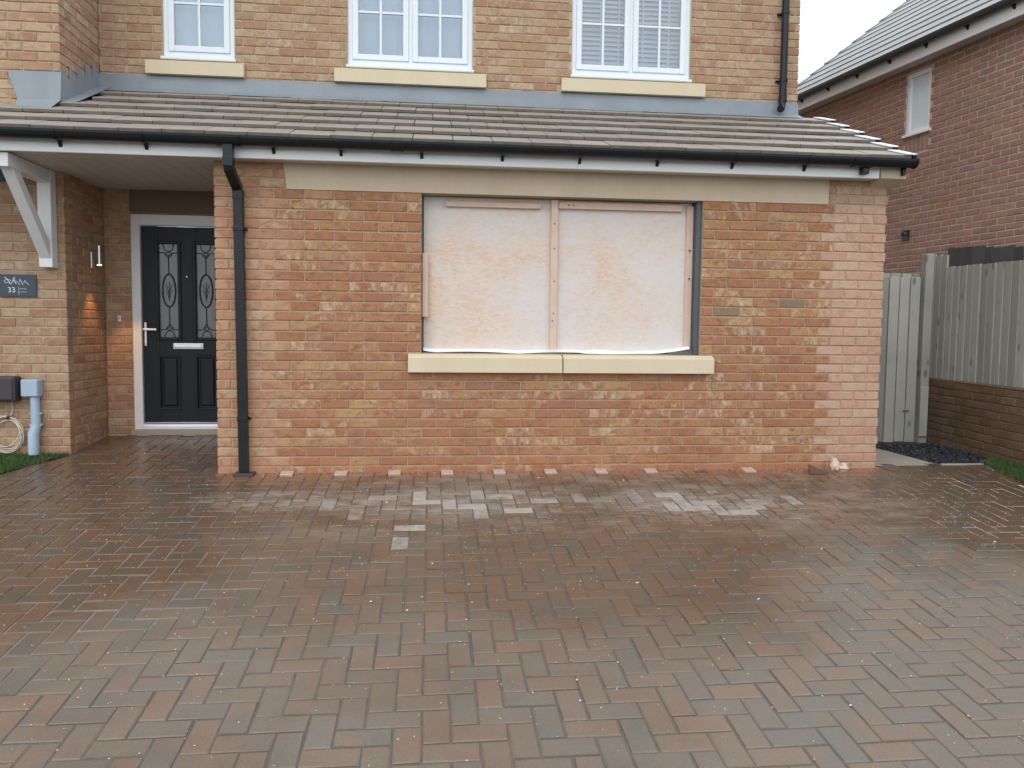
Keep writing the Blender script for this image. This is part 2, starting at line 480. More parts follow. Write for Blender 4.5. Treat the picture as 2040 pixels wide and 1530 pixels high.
def paver_mat(name, pale=False):
    t = NT(name)
    p = t.pos(); h = t.rand3(t.rnd())
    X, Y, Z = t.sep(p)
    pal = [(.156, .116, .084), (.166, .117, .081), (.146, .117, .089), (.116, .116, .098), (.158, .119, .086), (.138, .115, .089), (.178, .116, .078), (.124, .115, .096)]
    base = t.ramp(h[0], [(i / len(pal), c) for i, c in enumerate(pal)], 'CONSTANT')
    alt = t.ramp(h[1], [(i / len(pal), c) for i, c in enumerate(pal[::-1])], 'CONSTANT')
    off = t.n('CombineXYZ'); t.l(t.math('MULTIPLY', h[2], 41.0), off.inputs[0]); t.l(t.math('MULTIPLY', h[1], 23.0), off.inputs[2])
    va = t.n('VectorMath', operation='ADD'); t.l(p, va.inputs[0]); t.l(off.outputs[0], va.inputs[1])
    pv = va.outputs[0]
    two = t.noise(pv, 7.0, 2, .5)
    c = t.mix(t.ramp(two, [(.44, 0.0), (.60, .9)]), base, alt)
    c = t.mix(t.ramp(t.noise(p, 1.3, 4, .6), [(.4, 0.0), (.75, .4)]), c, (.145, .098, .068))
    # grit in the face
    c = t.mix(t.ramp(t.noise(p, 210, 3, .7), [(.36, .5), (.5, 0.0)]), c, (.045, .035, .03))
    c = t.mix(t.ramp(t.noise(p, 170, 2, .6), [(.62, 0.0), (.70, .35)]), c, (.33, .28, .24))
    # dried cutting dust below the wall
    band = t.math('MULTIPLY', t.ramp(t.math('ADD', Y, 2.0), [(.35, 0.0), (.9, 1.0)]), t.ramp(t.math('MULTIPLY', t.math('ADD', X, 1.0), .15), [(.18, 0.0), (.30, 1.0), (.86, 1.0), (.97, 0.0)]))
    dn_ = t.ramp(t.noise(t.map(p, (1, 1.6, 1)), 3.0, 5, .65), [(.43, 0.0), (.66, .8)])
    def spot(cx, cy, rx, ry):
        dx = t.math('DIVIDE', t.math('SUBTRACT', X, cx), rx); dy = t.math('DIVIDE', t.math('SUBTRACT', Y, cy), ry)
        return t.math('SUBTRACT', 1.0, t.math('SQRT', t.math('ADD', t.math('MULTIPLY', dx, dx), t.math('MULTIPLY', dy, dy))), clamp=True)
    sp_ = t.math('MAXIMUM', t.math('MAXIMUM', spot(1.75, -.78, 1.1, .42), spot(3.6, -.88, .95, .48)), spot(.7, -.7, .8, .3))
    sn = t.noise(t.map(pv, (2.0, 5.0, 1)), 4.0, 6, .72)
    chalk = t.math('MULTIPLY', t.math('MULTIPLY', sp_, 1.9, clamp=True), t.ramp(sn, [(.38, 0.0), (.62, .72)]))
    dmask = t.math('MAXIMUM', t.math('MULTIPLY', band, t.math('MULTIPLY', dn_, .6)), chalk)
    c = t.mix(dmask, c, (.36, .33, .30))
    foot = t.math('MULTIPLY', t.ramp(t.math('MULTIPLY_ADD', Y, 1.0, t.math('MULTIPLY_ADD', t.noise(p, 4, 4), .5, .75)), [(.62, 0.0), (.98, .75)]), t.ramp(t.math('MULTIPLY', t.math('ADD', X, 1.0), .15), [(.13, 0.0), (.2, 1.0), (.93, 1.0), (.99, 0.0)]))
    c = t.mix(foot, c, (.36, .20, .13))
    # rain still lying here and there: soaked patches go deep brown and glossy, the rest is drying grey
    def blob(cx, cy, r):
        dx = t.math('SUBTRACT', X, cx); dy = t.math('SUBTRACT', Y, cy)
        return t.math('SUBTRACT', 1.0, t.math('DIVIDE', t.math('SQRT', t.math('ADD', t.math('MULTIPLY', dx, dx), t.math('MULTIPLY', dy, dy))), r), clamp=True)
    wv = blob(-1.0, .1, 2.6)
    for q in ((5.8, -.6, 1.7), (2.9, -1.9, 1.3), (-.8, -1.7, 1.4), (4.4, -.25, 1.1)): wv = t.math('MAXIMUM', wv, blob(*q))
    wv = t.math('ADD', wv, t.math('MULTIPLY_ADD', t.noise(p, 1.1, 5, .62), 1.5, -.68))
    wv = t.math('SUBTRACT', t.math('ADD', wv, .42), t.math('ADD', t.math('MULTIPLY', blob(4.0, -3.4, 2.2), 1.0), t.math('MULTIPLY', blob(.9, -3.3, 1.6), .45)))
    wetm = t.ramp(wv, [(.02, 0.0), (.75, 1.0)])
    dryc = t.mix(.3, t.mix(1.0, c, (1.1, 1.08, 1.05), 'MULTIPLY'), (.185, .168, .147))
    wetc = t.mix(1.0, c, (.78, .67, .585), 'MULTIPLY')
    c = t.mix(t.math('MULTIPLY', wetm, t.math('SUBTRACT', 1.0, dmask)), dryc, wetc)
    wet = t.math('MULTIPLY_ADD', wetm, -.34, t.math('MULTIPLY_ADD', t.noise(p, 9, 3), .16, .46))
    if pale:
        c = t.mix(t.math('MULTIPLY_ADD', h[1], .55, t.math('MULTIPLY_ADD', t.noise(pv, 14, 5, .7), 1.6, -.65), clamp=True), c, (.39, .36, .325))
    rough = t.mix(dmask, wet, .8)
    if pale: rough = .8
    t.set(col=c, rough=rough, spec=.5)
    t.bump(t.noise(p, 150, 5, .7), .32, .004)
    return t.m


M_PAV = paver_mat('block_paver')
M_PAVP = paver_mat('block_paver_dusty', True)
M_CUT = simple('cut_paver', (.50, .37, .30), .85, var=.2, vscale=25, bump=.3)


def joint_mat():
    t = NT('wet_joint_sand')
    p = t.pos(); X, Y, Z = t.sep(p)
    c = t.mix(t.noise(p, 30, 4, .7), (.065, .056, .048), (.135, .118, .10))
    def zone(cx, cy, r):
        dx = t.math('SUBTRACT', X, cx); dy = t.math('SUBTRACT', Y, cy)
        return t.math('MULTIPLY', t.math('SUBTRACT', 1.0, t.math('DIVIDE', t.math('SQRT', t.math('ADD', t.math('MULTIPLY', dx, dx), t.math('MULTIPLY', dy, dy))), r), clamp=True), 2.2, clamp=True)
    brk_ = t.ramp(t.noise(p, 2.2, 4, .6), [(.34, .25), (.55, 1.0)])
    c = t.mix(t.math('MULTIPLY', zone(-.35, -1.9, 1.5), brk_), c, (.21, .19, .165))
    c = t.mix(t.math('MULTIPLY', zone(5.9, -.9, 1.3), brk_), c, (.56, .47, .40))
    t.set(col=c, rough=.55, spec=.5)
    t.bump(t.noise(p, 120, 4, .7), .25, .003)
    return t.m


M_JOINT = joint_mat()


def ground_mat():
    t = NT('estate_ground')
    p = t.pos()
    c = t.mix(t.noise(p, .25, 5), (.05, .06, .035), (.10, .095, .075))
    t.set(col=c, rough=.9)
    return t.m


def grass_mat():
    t = NT('grass_blade')
    p = t.pos(); h = t.rand3(t.rnd())
    c = t.mix(h[0], (.022, .075, .014), (.05, .135, .028))
    c = t.mix(t.ramp(t.noise(p, 5, 3), [(.45, 0.0), (.75, .6)]), c, (.11, .125, .04))
    c = t.mix(t.ramp(h[1], [(.86, 0.0), (.9, .8)]), c, (.20, .17, .07))
    t.set(col=c, rough=.6, spec=.3)
    return t.m


M_GROUND = ground_mat(); M_GRASS = grass_mat()
M_SOIL = simple('lawn_soil', (.03, .05, .018), .95, var=.4, vscale=20)


def emit(name, col, s):
    t = NT(name)
    e = t.n('Emission'); e.inputs[0].default_value = (*col, 1); e.inputs[1].default_value = s
    t.l(e.outputs[0], t.out.inputs['Surface'])
    return t.m


M_LAMP = emit('lamp_glow', (1.0, .62, .28), 6.0)


# ------------------------------------------------------------------ ground shapes
def gz(x, y):
    if y <= 0: return .03 + .094 * max(y, -8.0)
    f = 1.0 if x <= 1 else (0.0 if x >= 4 else (4 - x) / 3)
    return .03 + .094 * min(y, 1.5) * f


gm = MB()
gx = [-400, -60, -12, -6, -3, -1, 1, 2, 3, 4, 6, 9, 14, 60, 400]
gy = [-400, -60, -14, -8, -4, 0, .75, 1.5, 4, 12, 60, 400]
gv = [(x, y, gz(x, y) - .055) for y in gy for x in gx]
nx = len(gx)
gm.add(gv, [(j * nx + i, j * nx + i + 1, (j + 1) * nx + i + 1, (j + 1) * nx + i) for j in range(len(gy) - 1) for i in range(nx - 1)])
ob('ground', gm, M_GROUND, kind='structure')


def right_edge(y): return 6.43 + .22 * min(y, .14)
def left_edge(y): return -1.62 if y < 0 else -1.62 + (y / .6) * .27


def on_drive(x, y):
    if y < -5.2 or y > 1.30: return False
    if y < 0: return (-4.5 if y < -.75 else left_edge(y) - max(0, -y) * .8) < x < right_edge(y)
    if x > 5.42: return y < .14 and x < right_edge(y)
    if x < 0: return (x > left_edge(y) and y < .6) or (x > -1.345)
    return False


# driveway bed: the joint sand between the blocks
dm = MB()
def sheet(mb, pts, dz, h=.0):
    vs = [Vector((x, y, gz(x, y) + dz)) for x, y in pts]
    mb.add(vs, [list(range(len(vs)))])
sheet(dm, [(-4.6, -5.3), (5.2, -5.3), (6.43, 0), (5.4, 0), (0, 0), (-1.62, 0), (-2.3, -.8), (-4.6, -.8)], -.0048)
sheet(dm, [(5.395, 0), (6.43, 0), (6.46, .14), (5.395, .14)], -.0048)
sheet(dm, [(-1.62, 0), (0, 0), (0, 1.31), (-1.345, 1.31), (-1.345, .6)], -.0048)
drive = ob('driveway', dm, M_JOINT, kind='structure')
PITCHX = math.atan(.094)
PW_ = .1035      # laid width of a block, joint included


def paver_mesh(name, lx, ly, mat, seed):
    rr = random.Random(seed)
    mb = MB(); g = .0035; c = .005; h = .05
    def q(x, y, z): return (x + rr.uniform(-.0024, .0024), y + rr.uniform(-.0024, .0024), z + rr.uniform(-.0008, .0008))
    X, Y = lx / 2 - g, ly / 2 - g
    ring = lambda X, Y, z: [q(-X, -Y, z), q(X, -Y, z), q(X, Y, z), q(-X, Y, z)]
    vs = ring(X - c, Y - c, 0) + ring(X, Y, -c * .8) + ring(X, Y, -h)
    fs = [(0, 1, 2, 3)] + [(i + 4, (i + 1) % 4 + 4, (i + 1) % 4, i) for i in range(4)] + [(i + 8, (i + 1) % 4 + 8, (i + 1) % 4 + 4, i + 4) for i in range(4)]
    mb.add(vs, fs)
    me = mb.mesh(name); me.materials.append(mat)
    return me, mb


PAVM = {}
for o_, (lx, ly) in dict(H=(2 * PW_, PW_), V=(PW_, 2 * PW_), S=(PW_, PW_)).items():
    for mt, mm in (('a', M_PAV), ('p', M_PAVP), ('c', M_CUT)):
        PAVM[o_, mt] = [paver_mesh('paver', lx, ly, mm, k * 7 + ord(o_)) for k in range(4)]

CAMP = cam.matrix_world.translation.copy()
CINV = cam.matrix_world.inverted()
def project(p):
    """where a point falls in the picture: only used to rank which pieces show largest"""
    q = CINV @ Vector(p)
    if q.z > -.1: return None
    return (1550 * q.x / -q.z, 1550 * q.y / -q.z, -q.z)


pale_spots = [(.92, -.85, .07), (1.12, -1.03, .07), (1.54, -.65, .12), (1.72, -.80, .15), (1.94, -1.01, .09), (1.43, -1.3, .1), (1.43, -1.5, .1), (.92, -1.63, .09), (2.47, -.78, .1), (3.29, -.83, .14), (3.62, -.62, .1), (3.37, -.95, .12), (3.62, -.95, .14), (3.78, -1.1, .1), (3.2, -1.37, .07), (2.05, -.62, .1), (2.75, -.72, .09), (1.3, -.62, .1), (.60, -.73, .07)]
rp = random.Random(11)
pavers = []
for j in range(-54, 14):
    for i in range(-47, 66):
        k = (i - j) % 4
        x0 = i * PW_ - .142; y0 = j * PW_
        if k == 0: o_, cx, cyy = 'H', x0 + PW_, y0 + PW_ / 2
        elif k == 2: o_, cx, cyy = 'V', x0 + PW_ / 2, y0
        else: o_ = None
        if o_ == 'V' and j == -1: pass
        if k == 3 and j == -1 and 0 < x0 < 5.35:      # half blocks cut against the wall
            o_, cx, cyy = 'S', x0 + PW_ / 2, y0 + PW_ / 2 + .002
        if o_ == 'S' and rp.random() < .12: continue
        if k == 2 and j == 0 and 0 < x0 < 5.35: o_ = None
        if o_ is None or not on_drive(cx, cyy): continue
        if 0 < cx < 5.40 and cyy > 0: continue
        if o_ == 'H' and cyy > 0 and -.1 < cx < .1: continue
        if cyy > 0 and cx - .1 < -1.345 and cyy > .5: continue
        mt = 'a'
        if o_ == 'S': mt = 'c' if .5 < cx < 4.4 else 'a'
        else:
            for (a, b, r_) in pale_spots:
                if abs(cx - a) < r_ and abs(cyy - b) < r_ * .8 and rp.random() < .55: mt = 'p'
            if mt == 'a' and -1.15 < cyy < -.45 and .7 < cx < 4.3 and rp.random() < .07: mt = 'p'
        z = gz(cx, cyy) + rp.uniform(-.0016, .0016) + (.014 if mt == 'c' else 0)
        pr = project((cx, cyy, z))
        size = 0
        if pr and abs(pr[0]) < 1050 and abs(pr[1]) < 800: size = 1 / pr[2] ** 3
        slope = PITCHX if (cyy < 0 or cx < 1) else 0.0
        e = (slope + rp.uniform(-.005, .005) + (R(3) if mt == 'c' else 0), rp.uniform(-.006, .006), rp.uniform(-.008, .008))
        pavers.append((size, o_, mt, (cx, cyy, z), e, rp.randrange(4), rp.random()))
pavers.sort(key=lambda q: -q[0])
from mathutils import Euler
for q in pavers[:300]:
    o = bpy.data.objects.new('paver', PAVM[q[1], q[2]][q[5]][0])
    COL.objects.link(o)
    o.location = q[3]; o.rotation_euler = q[4]; o.parent = drive
pm = MB()
for q in pavers[300:]:
    T = Matrix.Translation(q[3]) @ Euler(q[4]).to_matrix().to_4x4()
    src = PAVM[q[1], q[2]][q[5]][1]
    pm.add([T @ Vector(v) for v in src.v], src.f, q[6], {'a': 0, 'p': 1, 'c': 2}[q[2]])
ob('paver_field', pm, [M_PAV, M_PAVP, M_CUT], drive, kind='stuff')


# ------------------------------------------------------------------ brick walls
BRK = {}
def brick_mesh(w, h, d, mat, var):
    key = (round(w, 3), round(h, 4), round(d, 3), mat.name, var)
    if key in BRK: return BRK[key]
    rr = random.Random(repr(key))
    mb = MB(); c = .005
    j = lambda s=.0016: rr.uniform(-s, s)
    W, H = w / 2, h / 2
    def ring(X, Z, y): return [(-X + j(), y, -Z + j()), (X + j(), y, -Z + j()), (X + j(), y, Z + j()), (-X + j(), y, Z + j())]
    vs = ring(W - c, H - c, 0) + ring(W, H, c * .8)
    vs += [(a, d, b) for a, _, b in vs[4:8]]
    fs = [(0, 1, 2, 3)] + [(i + 4, (i + 1) % 4 + 4, (i + 1) % 4, i) for i in range(4)] + [(i + 8, (i + 1) % 4 + 8, (i + 1) % 4 + 4, i + 4) for i in range(4)]
    mb.add(vs, fs)
    me = mb.mesh('brick'); me.materials.append(mat)
    BRK[key] = (me, mb)
    return BRK[key]


class Wall:
    """bricks on a plane: origin, direction angle (u), inward normal to the left of u"""
    def __init__(s, origin, th):
        s.O = Vector(origin); s.th = th
        s.M = Matrix.Translation(s.O) @ Matrix.Rotation(th, 4, 'Z')
        s.bricks = []

    def courses(s, u0, u1, levels, holes=(), shift=0.0, mat=None, matf=None, deep=(False, False), joint=.010, pitch=.225, seed=1, k0=0):
        rr = random.Random(seed)
        for k in range(len(levels) - 1):
            z0, z1 = levels[k] + joint, levels[k + 1]
            zm = (z0 + z1) / 2
            off = (0 if (k + k0) % 2 == 0 else pitch / 2) + shift
            a = u0 - ((u0 - off) % pitch) if True else u0
            n = 0
            while a < u1 - .02:
                b = a + pitch - joint
                segs = [(max(a, u0), min(b, u1))]
                for (h0, h1, g0, g1) in holes:
                    if zm > g0 and zm < g1:
                        ns = []
                        for (p, q) in segs:
                            if q <= h0 or p >= h1: ns.append((p, q)); continue
                            if p < h0 - .03: ns.append((p, h0 - .004))
                            if q > h1 + .03: ns.append((h1 + .004, q))
                        segs = ns
                for (p, q) in segs:
                    if q - p < .03: continue
                    d = .05
                    if (deep[0] and p < u0 + .02) or (deep[1] and q > u1 - .02): d = .1
                    mt = matf((p + q) / 2, zm, k) if matf else mat
                    s.bricks.append((p, q, z0, z1, d, mt, rr.uniform(-.002, .002), rr.uniform(-.0015, .0015), rr.random(), rr.randrange(3)))
                a += pitch; n += 1

    def place(s, q):
        p0, p1, z0, z1, d, mt, jy, jz, rnd, var = q
        me, mb = brick_mesh(p1 - p0, z1 - z0, d, mt, var)
        T = s.M @ Matrix.Translation(((p0 + p1) / 2, jy, (z0 + z1) / 2 + jz)) @ Matrix.Rotation(jz * 3, 4, 'Y')
        return me, mb, T

    def size(s, q):
        c = s.M @ Vector(((q[0] + q[1]) / 2, 0, (q[2] + q[3]) / 2))
        pr = project(c)
        if not pr or abs(pr[0]) > 1010 or abs(pr[1]) > 755: return 0
        nrm = s.M.to_3x3() @ Vector((0, -1, 0))
        v = (CAMP - c).normalized().dot(nrm)
        if v <= 0.02: return 0
        return (q[1] - q[0]) * (q[3] - q[2]) * v / pr[2] ** 2

    def backing(s, mb, u0, u1, z0, z1, holes=(), y0=.008, y1=.10, mi=0):
        us = sorted({u0, u1, *[h for q in holes for h in q[:2] if u0 < h < u1]})
        zs = sorted({z0, z1, *[h for q in holes for h in q[2:] if z0 < h < z1]})
        for a, b in zip(us, us[1:]):
            for c, d in zip(zs, zs[1:]):
                um, zm = (a + b) / 2, (c + d) / 2
                if any(q[0] < um < q[1] and q[2] < zm < q[3] for q in holes): continue
                mb.box(a, b, y0, y1, c, d, s.M, 0, mi)


def lay(walls, limit, stuff_name='brick_courses'):
    """walls: list of (Wall, part). The `limit` bricks that show largest become objects, the rest one joined mesh per wall part."""
    allb = []
    for w, part in walls:
        for q in w.bricks: allb.append((w.size(q), w, part, q))
    allb.sort(key=lambda t: -t[0])
    rest = {}
    for i, (sz, w, part, q) in enumerate(allb):
        if i < limit and sz > 0:
            me, mb, T = w.place(q)
            o = bpy.data.objects.new('brick', me)
            COL.objects.link(o)
            o.matrix_world = T; o.parent = part
        else:
            rest.setdefault(part.name, [part, []])[1].append((w, q))
    for part, lst in rest.values():
        mb = MB(); mats = []
        for w, q in lst:
            _, src, T = w.place(q)
            if q[5] not in mats: mats.append(q[5])
            mb.add([T @ Vector(v) for v in src.v], src.f, q[8], mats.index(q[5]))
        ob(stuff_name, mb, mats, part, kind='stuff')


def levels(z0, z1, p): 
    out = [z0]
    while out[-1] < z1 - .001: out.append(out[-1] + p)
    return out


house = root('brick_house', (2.0, .4, .03), 'buff brick house with grey tiled lean-to roof, dark front door and boarded ground floor opening', 'house')
XB, YB, YW = -1.345, .6, 1.36        # bay return, bay front, door and upper wall

# --- front wall of the converted garage
LV = [-.15 + .075 * i for i in range(16)]            # ... 0.975
LV += [.975 + .0777 * (i + 1) for i in range(19)]
WIN = (1.566, 3.828, .975, 2.218)
LINT = (.53, 4.885, 2.218, 2.5)
SILL = (1.462, 3.935, .823, .975)
def front_mat(u, z, k):
    edge_l = .44 if k % 2 == 0 else .56
    edge_r = 4.98 if k % 2 == 0 else 4.84
    for gu, gzz in ((4.655, 1.385), (4.085, 1.31)):
        if abs(u - gu) < .113 and abs(z - gzz) < .039: return M_GREYB
    if z > 2.22: return M_PIER if u < 3 else M_OLD
    if u < edge_l: return M_PIER
    if u > edge_r: return M_PIERR
    return M_INF
fw_ = Wall((0, 0, 0), 0)
fw_.courses(0, 5.40, LV, [WIN, LINT, SILL], 0, None, front_mat, (True, True), seed=3)
fb = MB()
for (a, b, mi) in ((.013, .445, 1), (.445, 4.965, 0), (4.965, 5.387, 1)):
    fw_.backing(fb, a, b, -.15, 2.43, [WIN, (LINT[0] + .02, LINT[1] - .02, 2.222, 2.5), (SILL[0] + .01, SILL[1] - .01, .83, .97)], .007, .14, mi)
front = ob('front_wall', fb, [MO_INF, MO_PIER], house)
# pier return inside the porch, and the gable side on the right
pr_ = Wall((0, 1.36, 0), R(-90)); pr_.courses(0, 1.25, LV, mat=M_OLD, seed=4)
pb = MB(); pr_.backing(pb, 0, 1.3515, -.15, 2.40, (), .008, .14)
pier = ob('porch_wall', pb, MO_OLD, house)
sd = Wall((5.40, 0, 0), R(90)); sd.courses(.11, 6.0, LV, mat=M_PIER, seed=5)
sb = MB(); sd.backing(sb, .0085, 6.0, -.15, 2.43, (), .008, .14)
side = ob('side_wall', sb, MO_OLD, house)
# --- bay on the left
LVB = levels(0.0, 5.25, .0762)
bf = Wall((-3.2, YB, 0), 0); bf.courses(0, 3.2 + XB, LVB, [(0, 3.0, 2.55, 2.93)], 0, M_OLD, deep=(False, True), seed=6)
bb = MB(); bf.backing(bb, 0, 3.2 + XB - .013, -.05, 5.25, ())
bay = ob('bay_wall', bb, MO_OLD, house)
br = Wall((XB, YB, 0), R(90)); br.courses(.11, YW - YB - .003, LVB, mat=M_OLD, seed=7)
b2 = MB(); br.backing(b2, .0085, YW - YB + .05, -.05, 5.25, ())
bayr = ob('bay_return_wall', b2, MO_OLD, house)
# --- wall with the front door
DOOR = (.0 + .233, 1.22, .1, 2.20)
DL = (.233, 1.345, 2.195, 2.5)
dw = Wall((XB, YW, 0), 0); dw.courses(.003, 1.34, LVB[:33], [DOOR, DL], .06, M_OLD, seed=8)
d2_ = MB(); dw.backing(d2_, 0, 1.35, -.05, 2.45, [DOOR])
doorw = ob('entrance_wall', d2_, MO_OLD, house)
# --- upper storey
UW = [(.55, 1.187, 3.58, 4.75), (2.202, 3.368, 3.58, 4.75), (4.315, 5.485, 3.58, 4.75)]
US = [(.412, 1.275, 3.445, 3.58), (2.087, 3.495, 3.445, 3.58), (4.216, 5.626, 3.445, 3.58)]
LVU = [3.445 - .0675 * 3 + .0675 * i for i in range(6)][:4] + [3.445 + .0675 * (i + 1) for i in range(2)] + [3.58 + .0765 * (i + 1) for i in range(22)]
uw = Wall((XB, YW, 0), 0); uw.courses(.003, 6.585, LVU, UW + US, .02, M_OLD, deep=(False, True), seed=9)
ub = MB(); uw.backing(ub, 0, 6.572, 3.0, 5.26, [(a + .002, b - .002, c - .1, d) for a, b, c, d in UW])
upper = ob('upper_wall', ub, MO_OLD, house)
us_ = Wall((5.24, YW, 0), R(90)); us_.courses(.11, 5.0, LVU, mat=M_OLD, seed=10)
u2 = MB(); us_.backing(u2, .0085, 5.0, 3.0, 5.26)
upperr = ob('upper_side_wall', u2, MO_OLD, house)
lay([(fw_, front), (bf, bay), (br, bayr), (dw, doorw), (uw, upper), (pr_, pier), (sd, side), (us_, upperr)], 300)

# --- lintel, sills, corbel
lm = MB()
lm.add([(.540, -.004, 2.221), (4.876, -.004, 2.221), (4.886, -.004, 2.236), (4.886, -.004, 2.44), (.512, -.004, 2.44),
        (.540, .13, 2.221), (4.876, .13, 2.221), (4.886, .13, 2.236), (4.886, .13, 2.44), (.512, .13, 2.44)],
       [(0, 1, 2, 3, 4), (9, 8, 7, 6, 5), (0, 5, 6, 1), (1, 6, 7, 2), (2, 7, 8, 3), (3, 8, 9, 4), (4, 9, 5, 0)])
ob('stone_lintel', lm, M_LINT, house)
for a, b in ((1.464, 2.684), (2.694, 3.935)):
    sm = MB(); sm.prism([(-.055, .826), (-.05, .823), (.12, .823), (.12, .977), (.02, .974), (-.05, .945), (-.055, .94)], a, b)
    ob('stone_sill', sm, M_SILL, house)
for (a, b, c, d) in US:
    sm = MB(); sm.prism([(YW - .05, 3.447), (YW + .09, 3.447), (YW + .09, 3.583), (YW, 3.578), (YW - .05, 3.566)], XB + a, XB + b)
    ob('stone_sill', sm, M_SILL, house)
dl = MB(); dl.bev(-1.11, -.02, YW - .004, YW + .1, 2.205, 2.42, .004)
ob('door_lintel', dl, M_DLINT, house)
cm = MB(); cm.prism([(-.165, 2.412), (-.165, 2.50), (.30, 2.50), (.30, 2.36), (.02, 2.36), (-.02, 2.375)], 5.236, 5.45)
ob('corbel_stone', cm, M_CORB, house)

# --- fascia, soffit
for a, b in ((-3.2, 2.76), (2.764, 5.222)):
    fm = MB(); fm.prism([(-.16, 2.412), (-.156, 2.409), (-.138, 2.409), (-.138, 2.56), (-.16, 2.56)], a, b)
    ob('fascia_board', fm, M_UPVC, house)
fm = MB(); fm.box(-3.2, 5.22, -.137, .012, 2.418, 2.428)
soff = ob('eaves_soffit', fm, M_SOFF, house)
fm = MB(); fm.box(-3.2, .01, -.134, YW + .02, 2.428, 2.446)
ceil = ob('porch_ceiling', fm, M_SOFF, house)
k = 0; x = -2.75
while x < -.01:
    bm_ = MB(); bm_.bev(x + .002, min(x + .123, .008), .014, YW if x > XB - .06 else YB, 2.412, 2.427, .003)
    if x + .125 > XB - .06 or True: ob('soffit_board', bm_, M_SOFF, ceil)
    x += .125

# --- gallows bracket under the canopy
gbm = MB(); gbm.bev(-1.506, -1.402, YB - .1, YB - .002, 1.63, 2.41, .006)
brk = ob('gallows_bracket', gbm, M_UPVC, house)
a2 = MB(); a2.bev(-1.504, -1.404, -.12, YB - .1, 2.305, 2.408, .005); ob('bracket_arm', a2, M_UPVC, brk)
a3 = MB()
L = Vector((0, -.02 - (YB - .1), 2.31 - 1.73)); ang = math.atan2(L.z, -L.y)
T = Matrix.Translation((-1.454, YB - .1, 1.76)) @ Matrix.Rotation(-ang, 4, 'X')
a3.bev(-.042, .042, -L.length, .06, -.04, .04, .005, T)
ob('bracket_brace', a3, M_UPVC, brk)

# --- lean-to roof
RS = math.atan2(3.30 - 2.555, YW + .23)
def roofz(y): return 2.555 + (y + .23) * math.tan(RS)
rm_ = MB(); rm_.prism([(-.15, roofz(-.15) - .03), (YW, roofz(YW) - .03), (YW, roofz(YW) - .12), (-.15, roofz(-.15) - .06)], -3.2, 5.42)
roof = ob('lean_to_roof', rm_, M_VOID, house)
GA = .262
tiles_mesh = {}
def tile(w):
    w = round(w, 3)
    if w not in tiles_mesh:
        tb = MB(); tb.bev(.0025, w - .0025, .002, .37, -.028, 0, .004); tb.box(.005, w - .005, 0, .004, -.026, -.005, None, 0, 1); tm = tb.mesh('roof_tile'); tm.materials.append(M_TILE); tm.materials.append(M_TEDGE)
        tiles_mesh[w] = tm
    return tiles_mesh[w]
rt_ = random.Random(5)
for k in range(6):
    yk = -.23 + GA * k
    off = .15 if k % 2 else 0.0
    x = -3.0 + off
    while x < 5.44:
        w = min(.30, 5.452 - x)
        blocked = yk + .30 > YB and x < XB + .02
        if w > .04 and not (blocked and yk > .45 and x + w < XB + .25):
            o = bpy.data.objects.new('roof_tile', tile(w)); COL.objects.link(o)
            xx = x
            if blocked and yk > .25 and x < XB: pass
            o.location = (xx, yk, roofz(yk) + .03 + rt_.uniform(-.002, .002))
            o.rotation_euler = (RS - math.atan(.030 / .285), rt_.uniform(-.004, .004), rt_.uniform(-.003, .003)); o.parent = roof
        x += .30
    vb = MB()
    T = Matrix.Translation((0, yk, roofz(yk) + .034)) @ Matrix.Rotation(RS - math.atan(.030 / .285), 4, 'X')
    vb.bev(5.40, 5.488, -.012, .285, .0, .010, .003, T)  # white top lip: sky reflected in the glossy cap, put into the colour
    vb.bev(5.456, 5.488, -.012, .285, -.09, .002, .003, T, 0, 1)
    ob('verge_cap', vb, [M_MEMB, M_BLACK], roof)

# --- lead flashings
xs = [XB + .005, .30, 1.18, 2.55, 3.64, 5.242]
for i in range(5):
    fl = MB(); e = .0022 * (i % 2)
    fl.prism([(YW - .006 - e, 3.433), (YW - .010 - e, 3.433), (YW - .022 - e, 3.315), (YW - .13, 3.262 - e), (YW - .13, 3.256 - e), (YW - .018 - e, 3.300)], xs[i], xs[i + 1] + (.06 if i < 4 else 0))
    ob('lead_flashing', fl, M_LEAD, house)
fl = MB()
za = roofz(YB) + .03
fl.add([(-1.745, YB - .008, 3.198), (XB + .01, YB - .008, 3.205), (XB + .01, YB - .03, za), (-1.665, YB - .03, za), (XB + .01, YB - .20, za - .105), (-1.60, YB - .20, za - .105),
        (-1.745, YB - .004, 3.198), (XB + .01, YB - .004, 3.205)], [(0, 1, 2, 3), (3, 2, 4, 5), (0, 6, 7, 1)])
ob('lead_apron', fl, M_LEAD, house)
fl = MB()   # stepped flashing up the bay return
pts = []; n = 5; y = YB - .01
low = lambda y: roofz(y) + .03
for i in range(n):
    ya = YB - .008 + (YW - YB) * i / n; yb = YB - .008 + (YW - YB) * (i + 1) / n
    zt = 3.195 + .0762 * (i * .82)
    fl.add([(XB + .007, ya, low(ya)), (XB + .007, yb, low(yb)), (XB + .007, yb, zt - .02), (XB + .007, ya + .02, zt + .045), (XB + .007, ya, zt + .035),
            (XB + .004, ya, low(ya)), (XB + .004, yb, low(yb)), (XB + .004, yb, zt - .02), (XB + .004, ya + .02, zt + .045), (XB + .004, ya, zt + .035)],
           [(0, 1, 2, 3, 4), (9, 8, 7, 6, 5), (2, 7, 8, 3), (3, 8, 9, 4), (1, 6, 7, 2), (0, 5, 6, 1), (4, 9, 5, 0)])
